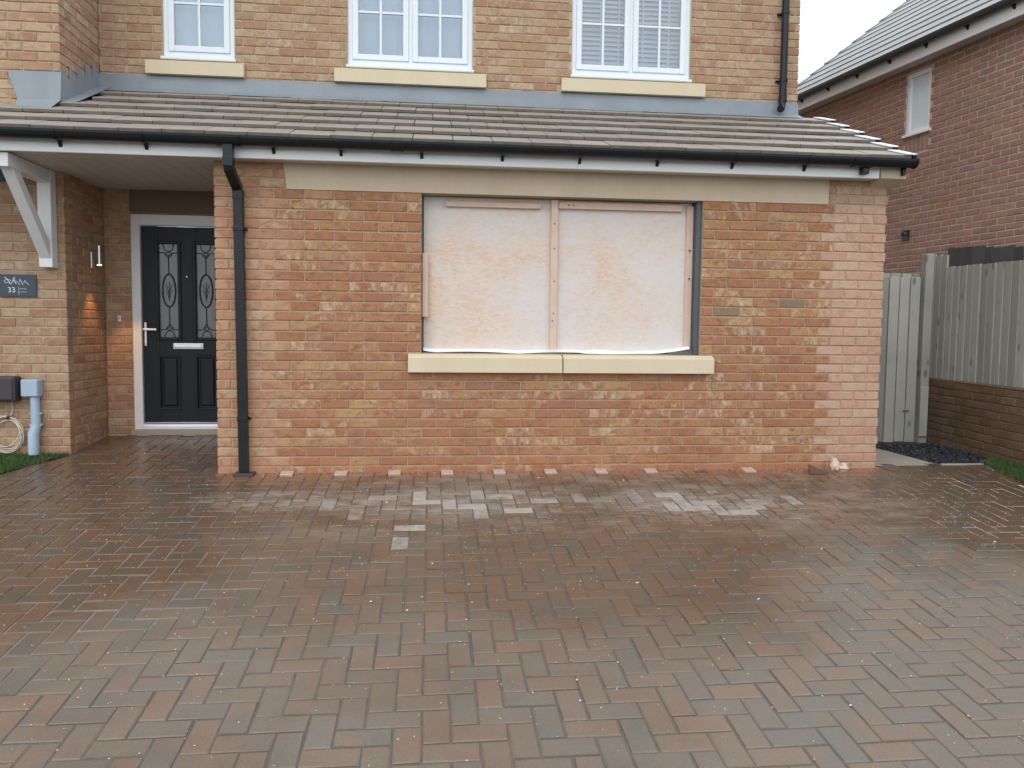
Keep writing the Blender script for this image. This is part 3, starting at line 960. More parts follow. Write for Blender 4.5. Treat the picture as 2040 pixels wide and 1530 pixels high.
fl.prism([(XB + .007, 0), (XB + .011, 0), (XB + .12, 0), (XB + .12, .003), (XB + .007, .003)], 0, .78, 'y', Matrix.Translation((0, YB - .02, low(YB) - .012)) @ Matrix.Rotation(RS, 4, 'X'))
ob('stepped_flashing', fl, M_LEAD, house)

# --- gutter and downpipe
GY, GZ, GR = -.232, 2.545, .058
def gutter_prof(r, t=.004):
    o_ = [(GY + r * math.cos(a), GZ + r * 1.08 * math.sin(a)) for a in [math.pi + math.pi * i / 12 for i in range(13)]]
    i_ = [(GY + (r - t) * math.cos(a), GZ + (r - t) * 1.08 * math.sin(a)) for a in [2 * math.pi - math.pi * i / 12 for i in range(13)]]
    return o_ + i_
gm_ = MB(); gm_.prism(gutter_prof(GR), -3.2, 5.47)
gut = ob('gutter', gm_, M_BLACK, house)
for x in (-1.02, -.424, .479, .969, 1.568, 2.179, 2.776, 3.389, 3.991, 4.585, -1.75):
    hb = MB(); hb.prism(gutter_prof(GR + .005, .006), x - .013, x + .013)
    hb.prism([(-.178, 2.50), (-.161, 2.55), (-.161, 2.445), (-.172, 2.455), (-.20, 2.488)], x - .011, x + .011)
    ob('gutter_bracket', hb, M_BLACK, gut)
for x in (.174, 1.39, 5.03):
    hb = MB()
    w = .085 if x != 1.39 else .05
    hb.prism(gutter_prof(GR + .006, .007), x - w, x - w + .025); hb.prism(gutter_prof(GR + .006, .007), x + w - .025, x + w); hb.prism(gutter_prof(GR + .004, .004), x - w, x + w)
    if x > 5:
        hb.bev(x + .02, x + .075, GY + .01, GY + .075, 2.432, 2.50, .006)
    ob('gutter_union', hb, M_BLACK, gut)
hb = MB(); hb.prism([(GY + .062 * math.cos(math.pi + math.pi * i / 12), GZ + .066 * math.sin(math.pi + math.pi * i / 12)) for i in range(13)], 5.462, 5.476)
hb.box(5.40, 5.425, -.20, -.166, 2.435, 2.50)
ob('gutter_stop_end', hb, M_BLACK, gut)

def sq_pipe(mb, path, w):
    mb.tube(path, w * .7071, 4, twist=math.pi / 4, smooth=False)
DPX = .19
dp = MB()
sq_pipe(dp, [(.168, GY + .005, 2.50), (.168, GY + .005, 2.335)], .066)
sq_pipe(dp, [(.168, GY + .005, 2.345), (.168, GY + .008, 2.325), (DPX, -.052, 2.205), (DPX, -.045, 2.185)], .066)
sq_pipe(dp, [(DPX, -.045, 2.195), (DPX + .018, -.045, .05)], .066)
dpo = ob('downpipe', dp, M_BLACK, house)
for z, x in ((1.905, .192), (.46, .204)):
    q = MB(); q.bev(x - .038, x + .038, -.083, -.004, z - .018, z + .018, .003); q.bev(x + .036, x + .055, -.02, -.002, z - .008, z + .008, .002)
    ob('pipe_clip', q, M_BLACK, dpo)
for za_, zb_, x, yy_ in ((2.33, 2.40, .168, GY + .005), (2.125, 2.195, DPX, -.045)):
    q = MB(); q.bev(x - .036, x + .036, yy_ - .036, yy_ + .036, za_, zb_, .003)
    ob('pipe_collar', q, M_BLACK, dpo)
q = MB(); q.bev(.14, .29, -.12, -.005, .015, .045, .006); ob('drain_collar', q, M_BROWNBOX, dpo)
up = MB()
up.tube([(5.058, 1.295, 5.2), (5.055, 1.295, 3.46), (5.05, 1.292, 3.40), (5.035, 1.27, 3.355), (5.01, 1.235, 3.335)], .034, 12)
upo = ob('upper_downpipe', up, M_BLACK, house)
for z in (4.27, 3.63):
    q = MB(); q.tube([(5.056, 1.295, z - .015), (5.056, 1.295, z + .015)], .040, 12); q.bev(5.0, 5.11, 1.335, YW, z - .01, z + .01, .002)
    ob('pipe_clip', q, M_BLACK, upo)
q = MB(); q.tube([(5.056, 1.295, 3.42), (5.055, 1.295, 3.48)], .040, 12); ob('pipe_collar', q, M_BLACK, upo)

# --- upper windows
def window(x0, x1, z0, z1, nl, bars_z, y=YW + .03):
    f = MB(); d = .07; fr = .048
    f.bev(x0, x0 + fr, y, y + d, z0 + .045, z1, .004); f.bev(x1 - fr, x1, y, y + d, z0 + .045, z1, .004)
    f.bev(x0 + fr - .001, x1 - fr + .001, y + .001, y + d, z0 + .045, z0 + .045 + fr, .004); f.bev(x0 + fr - .001, x1 - fr + .001, y + .001, y + d, z1 - fr, z1, .004)
    W = (x1 - x0 - 2 * fr) / nl
    for i in range(1, nl):
        xm = x0 + fr + W * i
        f.bev(xm - .018, xm + .018, y + .002, y + d, z0 + .05, z1 - .01, .004)
    win = ob('upper_window', f, M_UPVCW, house)
    q = MB(); q.prism([(y - .055, z0 + .012), (y - .055, z0 + .03), (y + .002, z0 + .046), (y + .06, z0 + .046), (y + .06, z0 + .005), (y - .048, z0 + .005)], x0 - .01, x1 + .012)
    ob('window_cill', q, M_UPVCW, win)
    for i in range(nl):
        a = x0 + fr + W * i + (.018 if i else 0); b = x0 + fr + W * (i + 1) - (.018 if i < nl - 1 else 0)
        c, e = z0 + .045 + fr, z1 - fr
        s = MB(); sw = .052; ys = y - .012
        s.bev(a, a + sw, ys, ys + .05, c, e, .005); s.bev(b - sw, b, ys, ys + .05, c, e, .005)
        s.bev(a + sw - .001, b - sw + .001, ys + .001, ys + .05, c, c + sw, .005); s.bev(a + sw - .001, b - sw + .001, ys + .001, ys + .05, e - sw, e, .005)
        ob('sash', s, M_UPVCW, win)
        ga, gb, gc, ge = a + sw, b - sw, c + sw, e - sw
        gm2 = (ga + gb) / 2
        s = MB(); s.bev(gm2 - .011, gm2 + .011, ys + .008, ys + .03, gc, ge, .003)
        zz = [gc] + [z for z in bars_z] + [ge]
        for z in bars_z:
            s.bev(ga, gm2 - .012, ys + .009, ys + .029, z - .011, z + .011, .003); s.bev(gm2 + .012, gb, ys + .009, ys + .029, z - .011, z + .011, .003)
        ob('glazing_bar', s, M_UPVCW, win)
        for p_, q_ in zip(zz, zz[1:]):
            for u_, v_ in ((ga, gm2), (gm2, gb)):
                g = MB(); g.box(u_ + .001, v_ - .001, ys + .018, ys + .0225, p_ + .001, q_ - .001)
                ob('pane', g, M_GLASS, win)
    return win
window(XB + .55, XB + 1.187, 3.58, 4.75, 1, [4.105, 4.45])
window(XB + 2.202, XB + 3.368, 3.58, 4.75, 2, [4.11, 4.45])
window(XB + 4.315, XB + 5.485, 3.58, 4.75, 2, [4.108, 4.45])
rb = MB()     # the dim rooms behind
rb.add([(-1.2, YW + .9, 3.1), (5.1, YW + .9, 3.1), (5.1, YW + .9, 5.2), (-1.2, YW + .9, 5.2)], [(0, 1, 2, 3)])
rb.box(-1.2, 5.1, YW + .1, YW + .9, 3.0, 3.1); rb.box(-1.2, 5.1, YW + .1, YW + .9, 5.2, 5.25)
ob('room_lining', rb, M_ROOM, house)
# main roof over the upper storey
mr = MB(); mr.prism([(YW - .35, 5.20), (YW - .35, 5.30), (YW + 3.0, 7.2), (YW + 6.4, 5.3), (YW + 6.4, 5.2), (YW + 3.0, 7.05)], -3.2, 5.4)
mr.box(-3.2, 5.4, YW - .33, YW + .05, 5.19, 5.202)
ob('main_roof', mr, M_TILEN, house)

# --- front door
DY = YW + .03
fr = MB()
fr.bev(-1.112, -1.032, DY - .02, DY + .06, .20, 2.195, .006); fr.bev(-.21, -.13, DY - .02, DY + .06, .20, 2.195, .006)
fr.bev(-1.033, -.209, DY - .019, DY + .06, 2.095, 2.195, .006)
frame = ob('door_frame', fr, M_UPVC, house)
dm2 = MB()
xa, xb, za, zb = -1.028, -.213, .265, 2.09
G = [(-.880, -.708), (-.545, -.373)]
ys0, ys1 = DY + .008, DY + .05
dm2.bev(xa, G[0][0], ys0, ys1, za, zb, .004); dm2.bev(G[1][1], xb, ys0, ys1, za, zb, .004); dm2.bev(G[0][1], G[1][0], ys0 + .0005, ys1, za + .002, zb - .002, .002)
for a, b in G:
    dm2.bev(a - .001, b + .001, ys0 + .001, ys1, 1.93, zb - .001, .003); dm2.bev(a - .001, b + .001, ys0 + .001, ys1, .895, 1.065, .003); dm2.bev(a - .001, b + .001, ys0 + .001, ys1, za + .001, .39, .003)
    dm2.box(a, b, ys0 + .016, ys1, .38, .90)
door = ob('front_door', dm2, M_DOOR, house)
for a, b in G:
    q = MB()
    # raised moulding round the glass
    for (p, r_, s_, t_) in ((a - .028, a, 1.037, 1.958), (b, b + .028, 1.037, 1.958), (a, b, 1.93, 1.958), (a, b, 1.037, 1.065)):
        q.bev(p, r_, ys0 - .012, ys0 + .004, s_, t_, .005)
    ob('glass_moulding', q, M_DOOR, door)
    q = MB(); q.bev(a + .022, b - .022, ys0 + .002, ys0 + .02, .42, .865, .012); ob('door_panel', q, M_DOOR, door)
    q = MB(); q.bev(a - .01, b + .01, ys0 - .008, ys0 + .004, .88, .895, .004); q.bev(a - .01, b + .01, ys0 - .008, ys0 + .004, .385, .40, .004)
    q.bev(a - .012, a + .002, ys0 - .007, ys0 + .004, .386, .894, .004); q.bev(b - .002, b + .012, ys0 - .007, ys0 + .004, .386, .894, .004)
    ob('panel_moulding', q, M_DOOR, door)
    q = MB(); q.box(a - .002, b + .002, ys0 + .02, ys0 + .026, 1.063, 1.932); ob('glass_panel', q, M_DGLASS, door)
    q = MB(); mx_ = (a + b) / 2; yy_ = ys0 + .017; w = (b - a) / 2
    ell = [(mx_ + .058 * math.cos(t), yy_, 1.50 + .152 * math.sin(t)) for t in [2 * math.pi * i / 28 for i in range(28)]]
    q.tube(ell, .008, 6, closed=True)
    q.tube([(mx_, yy_, 1.652), (mx_, yy_, 1.83)], .005, 6); q.tube([(mx_, yy_, 1.348), (mx_, yy_, 1.17)], .005, 6)
    for zc, sg in ((1.83, 1), (1.155, -1)):
        q.tube([(a, yy_, zc + .02 * sg), (mx_ - .035, yy_, zc + .018 * sg), (mx_, yy_, zc - .012 * sg), (mx_ + .035, yy_, zc + .018 * sg), (b, yy_, zc + .02 * sg)], .005, 6)
        q.tube([(mx_ - .05, yy_, zc + .10 * sg), (mx_ - .036, yy_, zc + .05 * sg), (mx_, yy_, zc + .02 * sg), (mx_ + .036, yy_, zc + .05 * sg), (mx_ + .05, yy_, zc + .10 * sg)], .0045, 6)
        q.tube([(mx_ - .03, yy_, zc), (mx_, yy_, zc + .035), (mx_ + .03, yy_, zc), (mx_, yy_, zc - .035)], .0045, 6, closed=True)
    for s_ in (-1, 1):   # leaf spray in the oval
        q.tube([(mx_, yy_, 1.42), (mx_ + .012 * s_, yy_, 1.47), (mx_ + .03 * s_, yy_, 1.50)], .003, 5); q.tube([(mx_, yy_, 1.47), (mx_ + .014 * s_, yy_, 1.52), (mx_ + .03 * s_, yy_, 1.56)], .003, 5)
    q.tube([(mx_, yy_, 1.40), (mx_ + .004, yy_, 1.58)], .003, 5)
    ob('lead_tracery', q, M_LEADCAME, door)
q = MB(); q.bev(-.760, -.482, ys0 - .012, ys0 + .004, .955, 1.012, .006); q.bev(-.748, -.494, ys0 - .020, ys0 - .010, .966, .995, .006); ob('letterbox', q, M_CHROME, door)
q = MB(); q.bev(-1.016, -.994, ys0 - .010, ys0 + .003, .98, 1.205, .006); q.bev(-1.015, -.89, ys0 - .055, ys0 - .04, 1.125, 1.147, .006)
q.tube([(-1.001, ys0 - .048, 1.136), (-1.001, ys0 - .008, 1.136)], .011, 10); q.tube([(-1.001, ys0 - .016, 1.02), (-1.001, ys0 - .006, 1.02)], .011, 10)
ob('door_handle', q, M_CHROME, door)
q = MB(); q.tube([(-.627, ys0 - .006, 1.63), (-.627, ys0 + .004, 1.63)], .006, 12); ob('door_viewer', q, M_CHROME, door)
q = MB(); q.prism([(DY - .035, .205), (DY - .035, .225), (DY - .01, .232), (DY - .008, .248), (DY + .05, .262), (DY + .05, .205)], -1.034, -.209)
ob('door_threshold', q, M_ALU, frame)
q = MB(); q.bev(-1.13, -.1, DY - .06, DY + .05, .10, .203, .005); ob('door_step', q, M_CONC, house)

# ------------------------------------------------------------------ boarded opening
bd = root('window_boarding', (2.7, .12, .985), 'pale chipboard sheets with timber battens boarding up the wide opening above the stone sill', 'boarding')
for a, b in ((1.582, 2.628), (2.632, 3.775)):
    q = MB(); q.box(a, b, .12, .138, .985, 2.214); ob('chipboard_sheet', q, M_OSB, bd)
q = MB(); q.bev(2.60, 2.656, .082, .119, .985, 2.21, .003); ob('batten', q, M_TIMB, bd)
q = MB(); q.bev(1.754, 2.514, .088, .119, 2.137, 2.177, .003); ob('batten', q, M_TIMB, bd)
q = MB(); q.bev(2.662, 3.682, .084, .119, 2.143, 2.196, .003); ob('batten', q, M_TIMB, bd)
q = MB(); q.bev(3.725, 3.782, .095, .119, .99, 2.19, .003); ob('batten', q, M_TIMB, bd)
q = MB(); q.bev(1.572, 1.617, .06, .119, 1.26, 1.765, .003); ob('batten', q, M_TIMB, bd)
q = MB()
for x, z in ((2.628, 2.02), (2.628, 1.82), (2.63, 1.56), (2.628, 1.30), (3.753, 1.83), (3.753, 1.60), (2.74, 2.17), (2.78, 2.17), (2.62, 1.24)):
    q.tube([(x, .08, z), (x, .10, z)], .006, 8)
ob('screw_head', q, M_SHARD, bd)
q = MB()
n = 40; top = []; bot = []
for i in range(n + 1):
    x = 1.58 + (3.76 - 1.58) * i / n
    t = i / n
    lo = .975 + .012 * abs(math.sin(t * 9.0)) * (1 if t < .6 else .4) + (.045 * max(0, (t - .85) / .15) ** 1.5) + (.018 * max(0, (.04 - t) / .04))
    top.append((x, .072 + .008 * math.sin(t * 23), max(lo + .02, 1.002 + .004 * math.sin(t * 31)))); bot.append((x, .058 + .01 * math.sin(t * 17), lo))
q.add(top + bot, [(i, i + 1, n + 2 + i, n + 1 + i) for i in range(n)], smooth=True)
back = [(x, .119, z + .004) for x, y, z in top]
q.add(top + back, [(i, i + 1, n + 2 + i, n + 1 + i) for i in range(n)], smooth=True)
ob('membrane_strip', q, M_MEMB, bd)
q = MB(); q.box(3.786, 3.826, .03, .14, .98, 2.215); q.box(1.568, 1.581, .10, .14, .98, 2.215); q.box(1.57, 3.79, .10, .118, .976, .99)
q.add([(3.55, .05, .979), (3.786, .05, .979), (3.786, .07, 1.04)], [(0, 1, 2)])
ob('cavity_strip', q, M_DPC, bd)
q = MB(); q.box(1.566, 3.828, .142, .16, .96, 2.25); ob('backing_sheet', q, M_VOID, bd)

# ------------------------------------------------------------------ things on the bay and in the porch
def lathe_loop(mb, c, r, rt_, n=36, wob=.004, seed=0, ph=0.0, sx=1.0):
    rr = random.Random(seed)
    mb.tube([(c[0] + sx * (r + wob * math.sin(3 * t + ph)) * math.cos(t), c[1] + wob * math.sin(2 * t + ph), c[2] + (r * 1.12 + wob * math.cos(2 * t + ph)) * math.sin(t)) for t in [2 * math.pi * i / n for i in range(n)]], rt_, 6, closed=True)

sg = root('house_sign', (-1.713, YB - .006, 1.392), 'dark slate house number plaque with white lettering beside the white bracket', 'sign')
q = MB(); q.bev(-1.855, -1.571, YB - .016, YB - .004, 1.393, 1.574, .002); ob('plaque', q, M_SLATE, sg)
def text(body, size, x, z, parent, name='lettering', y=YB - .0166, sc=1.0):
    cu = bpy.data.curves.new(name, 'FONT'); cu.body = body; cu.size = size; cu.extrude = .0006; cu.shear = -.12
    tmp = bpy.data.objects.new(name, cu); COL.objects.link(tmp)
    dg = bpy.context.evaluated_depsgraph_get(); dg.update()
    me = bpy.data.meshes.new_from_object(tmp.evaluated_get(dg))
    COL.objects.unlink(tmp); bpy.data.objects.remove(tmp)
    T = Matrix.Translation((x, y, z)) @ Matrix.Rotation(math.pi / 2, 4, 'X') @ Matrix.Scale(sc, 4, (1, 0, 0))
    me.transform(T); me.materials.clear()
    return ob(name, me, M_WHITE, parent)
text('33', .062, -1.790, 1.428, sg, sc=1.0)
q = MB(); yl = YB - .0172
def stroke(pts, r=.0022): q.tube([(x, yl, z) for x, z in pts], r, 5)
# the handwritten line above the number: looping brush strokes too soft to read
bx, bz = -1.812, 1.505
stroke([(bx, bz + .045), (bx + .02, bz + .03), (bx + .035, bz + .002), (bx + .045, bz - .012)], .0032)
stroke([(bx + .005, bz + .002), (bx - .004, bz + .018), (bx + .018, bz + .030), (bx + .048, bz + .022), (bx + .030, bz + .004), (bx + .004, bz - .004)], .0028)
stroke([(bx + .050, bz - .010), (bx + .062, bz + .018), (bx + .070, bz + .044), (bx + .078, bz + .046), (bx + .074, bz + .012), (bx + .088, bz - .010)], .003)
stroke([(bx + .060, bz + .012), (bx + .085, bz + .018), (bx + .105, bz - .004), (bx + .118, bz - .014)], .0026)
stroke([(bx + .112, bz + .010), (bx + .118, bz + .034), (bx + .126, bz + .014), (bx + .136, bz - .008), (bx + .142, bz - .012)], .003)
stroke([(bx + .146, bz + .004), (bx + .158, bz + .022), (bx + .168, bz + .014), (bx + .158, bz + .002), (bx + .172, bz - .002), (bx + .186, bz - .016)], .0028)
stroke([(-1.706, 1.408), (-1.706, 1.474)], .0018)
for z in (1.454, 1.430):     # two lines of small print
    xs_ = [-1.695 + .0062 * i for i in range(9)]
    stroke([(x, z + (.007 if i % 2 else 0)) for i, x in enumerate(xs_)], .0018)
ob('hand_lettering', q, M_WHITE, sg)

wl = root('wall_lamp', (XB + .003, 1.06, 1.74), 'lit steel cylinder wall lamp glowing orange on the porch side wall', 'lamp')
q = MB(); q.bev(XB + .002, XB + .022, 1.045, 1.105, 1.665, 1.815, .006); ob('backplate', q, M_STEEL, wl)
q = MB(); q.tube([(XB + .085, 1.045, 1.70), (XB + .085, 1.045, 1.865)], .019, 16); ob('lamp_body', q, M_STEEL, wl)
q = MB(); q.tube([(XB + .015, 1.06, 1.78), (XB + .07, 1.05, 1.78)], .009, 8); ob('lamp_arm', q, M_STEEL, wl)
q = MB(); q.tube([(XB + .085, 1.045, 1.694), (XB + .085, 1.045, 1.699)], .0185, 16); ob('lamp_lens', q, M_LAMP, wl)
sd_ = bpy.data.lights.new('lamp_beam', 'SPOT'); sd_.energy = 20.0; sd_.color = (1.0, .42, .12); sd_.spot_size = R(70); sd_.spot_blend = .45; sd_.shadow_soft_size = .015
so = bpy.data.objects.new('lamp_beam', sd_); COL.objects.link(so); so.parent = wl
so.location = Vector((XB + .085, 1.045, 1.688)) - PW['wall_lamp']
so.rotation_euler = (0, R(-14), 0)

bl = root('doorbell', (-1.217, YW - .003, 1.23), 'small white doorbell push on brick left of the door frame', 'doorbell')
q = MB(); q.bev(-1.232, -1.203, YW - .018, YW - .002, 1.205, 1.262, .004); ob('bell_case', q, M_WHITE, bl)
q = MB(); q.tube([(-1.2175, YW - .021, 1.235), (-1.2175, YW - .016, 1.235)], .008, 12); ob('bell_button', q, M_STEEL, bl)

mb_ = root('meter_box', (-1.93, YB - .003, .53), 'dark brown plastic meter box on the bay wall above the coiled cable', 'meter box')
q = MB(); q.bev(-2.17, -1.712, YB - .12, YB - .002, .54, .745, .014); ob('meter_case', q, M_BROWNBOX, mb_)
q = MB(); q.bev(-2.155, -1.727, YB - .128, YB - .119, .556, .73, .006); ob('meter_lid', q, M_BROWNBOX, mb_)
jb = root('junction_box', (-1.61, YB - .003, .15), 'pale grey square connection box with a conduit down to the grass', 'junction box')
q = MB(); q.bev(-1.684, -1.546, YB - .09, YB - .002, .577, .72, .012); ob('box_case', q, M_GREYBOX, jb)
q = MB(); q.bev(-1.678, -1.552, YB - .096, YB - .088, .583, .714, .005); ob('box_lid', q, M_GREYBOX, jb)
q = MB()
q.tube([(-1.597, YB - .042, .58), (-1.592, YB - .042, .36), (-1.592, YB - .042, .335), (-1.606, YB - .058, .28), (-1.608, YB - .06, .10)], [.036, .036, .036, .042, .042], 12)
ob('conduit', q, M_GREYBOX, jb)
q = MB(); q.bev(-1.642, -1.546, YB - .05, YB - .002, .335, .352, .003); q.bev(-1.642, -1.546, YB - .05, YB - .002, .43, .445, .003); ob('conduit_clip', q, M_GREYBOX, jb)
cc = root('cable_coil', (-1.83, YB - .03, .13), 'coil of cream cable hung on the wall under the brown box', 'cable')
q = MB()
for i, (r_, dx, dz, ph) in enumerate(((.118, 0, 0, 0), (.124, .004, -.006, 1.1), (.110, -.01, .004, 2.0), (.128, .012, -.022, 3.0), (.112, .02, -.03, 4.2))):
    lathe_loop(q, (-1.835 + dx, YB - .022 - .007 * i, .285 + dz), r_, .0055, ph=ph, seed=i, wob=.006)
q.tube([(-1.80, YB - .03, .40), (-1.785, YB - .012, .47), (-1.79, YB - .02, .545)], .005, 6)
ob('cable_loops', q, M_CABLE, cc)
q = MB(); q.tube([(-1.803, YB - .07, .405), (-1.80, YB - .004, .418)], .006, 8); q.bev(-1.812, -1.792, YB - .064, YB - .012, .388, .418, .004); ob('cable_tie', q, M_BROWNBOX, cc)
ab = root('alarm_box', (-1.86, YB - .003, 2.31), 'blue grey rounded box on the bay wall high under the canopy', 'alarm box')
q = MB(); q.prism([(-1.98, 2.318), (-1.82, 2.318), (-1.785, 2.328), (-1.763, 2.352), (-1.755, 2.40), (-1.765, 2.405), (-1.98, 2.405)], YB - .07, YB - .002, 'y'); ob('alarm_case', q, M_BLUEBOX, ab)
q = MB(); q.bev(-1.97, -1.79, YB - .078, YB - .069, 2.335, 2.395, .004); ob('alarm_cover', q, M_BLUEBOX, ab)

# ------------------------------------------------------------------ behind the upper glass
cu_ = root('curtain', (XB + 2.78, YW + .13, 3.62), 'plain pale curtain behind the middle double upper window', 'curtain')
q = MB(); n = 90
cv = [(XB + 2.23 + 1.11 * i / n, YW + .125 + .006 * math.sin(i * .9) + .003 * math.sin(i * .37), z) for z in (3.62, 4.74) for i in range(n + 1)]
q.add(cv, [(i, i + 1, n + 2 + i, n + 1 + i) for i in range(n)], smooth=True)
ob('curtain_cloth', q, M_CURT, cu_)
q = MB(); q.tube([(XB + 2.22, YW + .125, 4.74), (XB + 3.35, YW + .125, 4.74)], .01, 8); ob('curtain_rail', q, M_STEEL, cu_)
rb_ = root('roller_blind', (XB + .87, YW + .13, 3.62), 'plain pale blue blind behind the single upper window at left', 'blind')
q = MB(); q.box(XB + .585, XB + 1.155, YW + .118, YW + .121, 3.64, 4.72); ob('blind_cloth', q, M_RBLIND, rb_)
q = MB(); q.tube([(XB + .58, YW + .13, 4.73), (XB + 1.16, YW + .13, 4.73)], .018, 10); ob('blind_roller', q, M_STEEL, rb_)
vb_ = root('venetian_blind', (XB + 4.9, YW + .13, 3.62), 'pale slatted venetian blind behind the right upper window', 'blind')
slat = MB(); T = Matrix.Rotation(R(52), 4, 'X'); slat.prism([(-.026, .0), (-.01, .003), (.01, .003), (.026, 0), (.01, .0015), (-.01, .0015)], XB + 4.36, XB + 5.44, 'x', T)
sm_ = slat.mesh('slat'); sm_.materials.append(M_BLIND)
for i in range(24):
    o = bpy.data.objects.new('slat', sm_); COL.objects.link(o); o.parent = vb_
    o.location = Vector((0, YW + .145, 3.655 + .0445 * i)) - PW['venetian_blind']
q = MB()
for x in (XB + 4.62, XB + 4.80, XB + 5.04, XB + 5.30): q.box(x - .006, x + .006, YW + .126, YW + .128, 3.64, 4.72)
ob('ladder_tape', q, M_WHITE, vb_)
q = MB(); q.bev(XB + 4.36, XB + 5.44, YW + .12, YW + .17, 4.70, 4.735, .004); ob('head_rail', q, M_WHITE, vb_)

# ------------------------------------------------------------------ neighbouring house
P0 = Vector((7.91, 2.538, 0)); DV = Vector((-.1756, .9845, 0)); NN = Vector((.9845, .1756, 0))
TH = math.atan2(-DV.y, -DV.x)
nh = root('neighbour_house', (P0.x, P0.y, 0), 'dark red brown brick house with grey tiled roof and small side window at right', 'house')
LVN = levels(0.0, 4.57, .0752)
NW = (-1.0, -.605, 3.70, 4.50)
U0, U1 = -3.62, 4.4
nw = Wall((P0.x, P0.y, 0), TH)
nw.courses(U0, U1, LVN, [NW, (-1.0, -.605, 3.49, 3.70)], 0, M_NEI, seed=21, joint=.012)
nbm = MB(); nw.backing(nbm, U0, U1, -.05, 4.575, [(NW[0] - .002, NW[1] + .002, 3.70, 4.5)], .006, .1)
nwp = ob('neighbour_wall', nbm, MO_NEI, nh)
for i in range(6):   # soldier course under the window
    a = NW[0] + .004 + i * .0665
    nw.bricks.append((a, a + .0565, 3.49, 3.69, .05, M_NEI, 0, 0, random.random(), i % 3))
nb_far = Wall(P0 + DV * 3.6, math.atan2(NN.y, NN.x) + math.pi)   # far gable end, faces away
lay([(nw, nwp)], 300)
MN = nw.M
q = MB(); q.box(U0 + .01, U1, .09, 6.0, -.05, 4.57, MN); ob('house_core', q, MO_NEI, nh)
q = MB(); q.box(U0, U1, -.165, .03, 4.572, 4.584, MN); ob('neighbour_soffit', q, M_SOFF, nh)
q = MB(); q.bev(U0, U1, -.182, -.163, 4.568, 4.76, .004, MN); ob('neighbour_fascia', q, M_UPVC, nh)
GN = [(-.238 + .055 * math.cos(math.pi + math.pi * i / 10), 4.765 + .07 * math.sin(math.pi + math.pi * i / 10)) for i in range(11)]
q = MB(); q.prism(GN, U0, U1, 'x', MN); ng = ob('neighbour_gutter', q, M_GUTN, nh)
for i in range(12):
    u = -2.9 + i * .6
    q = MB(); q.prism([(-.183, 4.71), (-.183, 4.655), (-.205, 4.675), (-.238, 4.70)], u - .012, u + .012, 'x', MN); ob('gutter_bracket', q, M_BLACK, ng)
q = MB(); PN = R(37.5)
def nz(d): return 4.765 + (d + .25) * math.tan(PN)
q.prism([(-.16, nz(-.16) - .05), (4.0, nz(4.0) - .05), (8.0, nz(-.16) - .05), (8.0, nz(-.16) - .2), (4.0, nz(4.0) - .2), (-.16, nz(-.16) - .09)], U0 - .02, U1, 'x', MN)
nr = ob('neighbour_roof', q, M_TILEN, nh)
tb = MB(); tb.bev(.002, .328, 0, .42, -.016, 0, .003); tmn = tb.mesh('roof_tile'); tmn.materials.append(M_TILEN)
joined = MB(); cnt = 0
for k in range(17):
    d = -.265 + .262 * k
    for i in range(25):
        u = U0 - .03 + i * .33 + (.165 if k % 2 else 0) - (.165 if k % 2 else 0)
        T = MN @ Matrix.Translation((u, d, nz(d) + .017)) @ Matrix.Rotation(PN - math.atan(.017 / .33), 4, 'X')
        if k < 11:
            o = bpy.data.objects.new('roof_tile', tmn); COL.objects.link(o); o.matrix_world = T; o.parent = nr
        else:
            joined.add([T @ Vector(v) for v in tb.v], tb.f, random.random())
ob('tile_courses', joined, M_TILEN, nr, kind='stuff')
q = MB()
for k in range(17):
    d = -.265 + .262 * k
    T = MN @ Matrix.Translation((U0 - .05, d, nz(d) + .024)) @ Matrix.Rotation(PN - math.atan(.017 / .33), 4, 'X')
    q.bev(-.03, .06, -.01, .30, -.06, .012, .003, T)
ob('verge_strip', q, M_LEAD, nr)
# small side window
wb = MB()
a, b, c, d = NW[0], NW[1], NW[2], 4.50
for (p, r_, s_, t_) in ((a, a + .05, c + .03, d), (b - .05, b, c + .03, d), (a + .049, b - .049, c + .03, c + .085), (a + .049, b - .049, d - .055, d)):
    wb.bev(p, r_, .02, .08, s_, t_, .004, MN)
nwin = ob('side_window', wb, M_UPVC, nh)
q = MB(); q.bev(a - .02, b + .035, -.03, .06, c, c + .032, .004, MN); ob('window_cill', q, M_UPVC, nwin)
q = MB(); q.box(a + .045, b - .045, .045, .05, c + .08, d - .05, MN); ob('pane', q, M_OBSC, nwin)
q = MB()
T = MN @ Matrix.Translation((-.90, 0, 2.45))
cowl = []
for i in range(7):
    ph = math.pi * i / 6
    for j in range(5):
        th = math.pi / 2 * j / 4
        cowl.append(T @ Vector((-.062 * math.cos(ph) * math.cos(th), -.075 * math.sin(ph) * math.cos(th) - .004, .062 * math.sin(th))))
q.add(cowl, [(i * 5 + j, i * 5 + j + 1, (i + 1) * 5 + j + 1, (i + 1) * 5 + j) for i in range(6) for j in range(4)], smooth=True)
q.box(-.055, .055, -.012, .0, -.07, .062, T)
ob('vent_cowl', q, M_BLACK, nh)

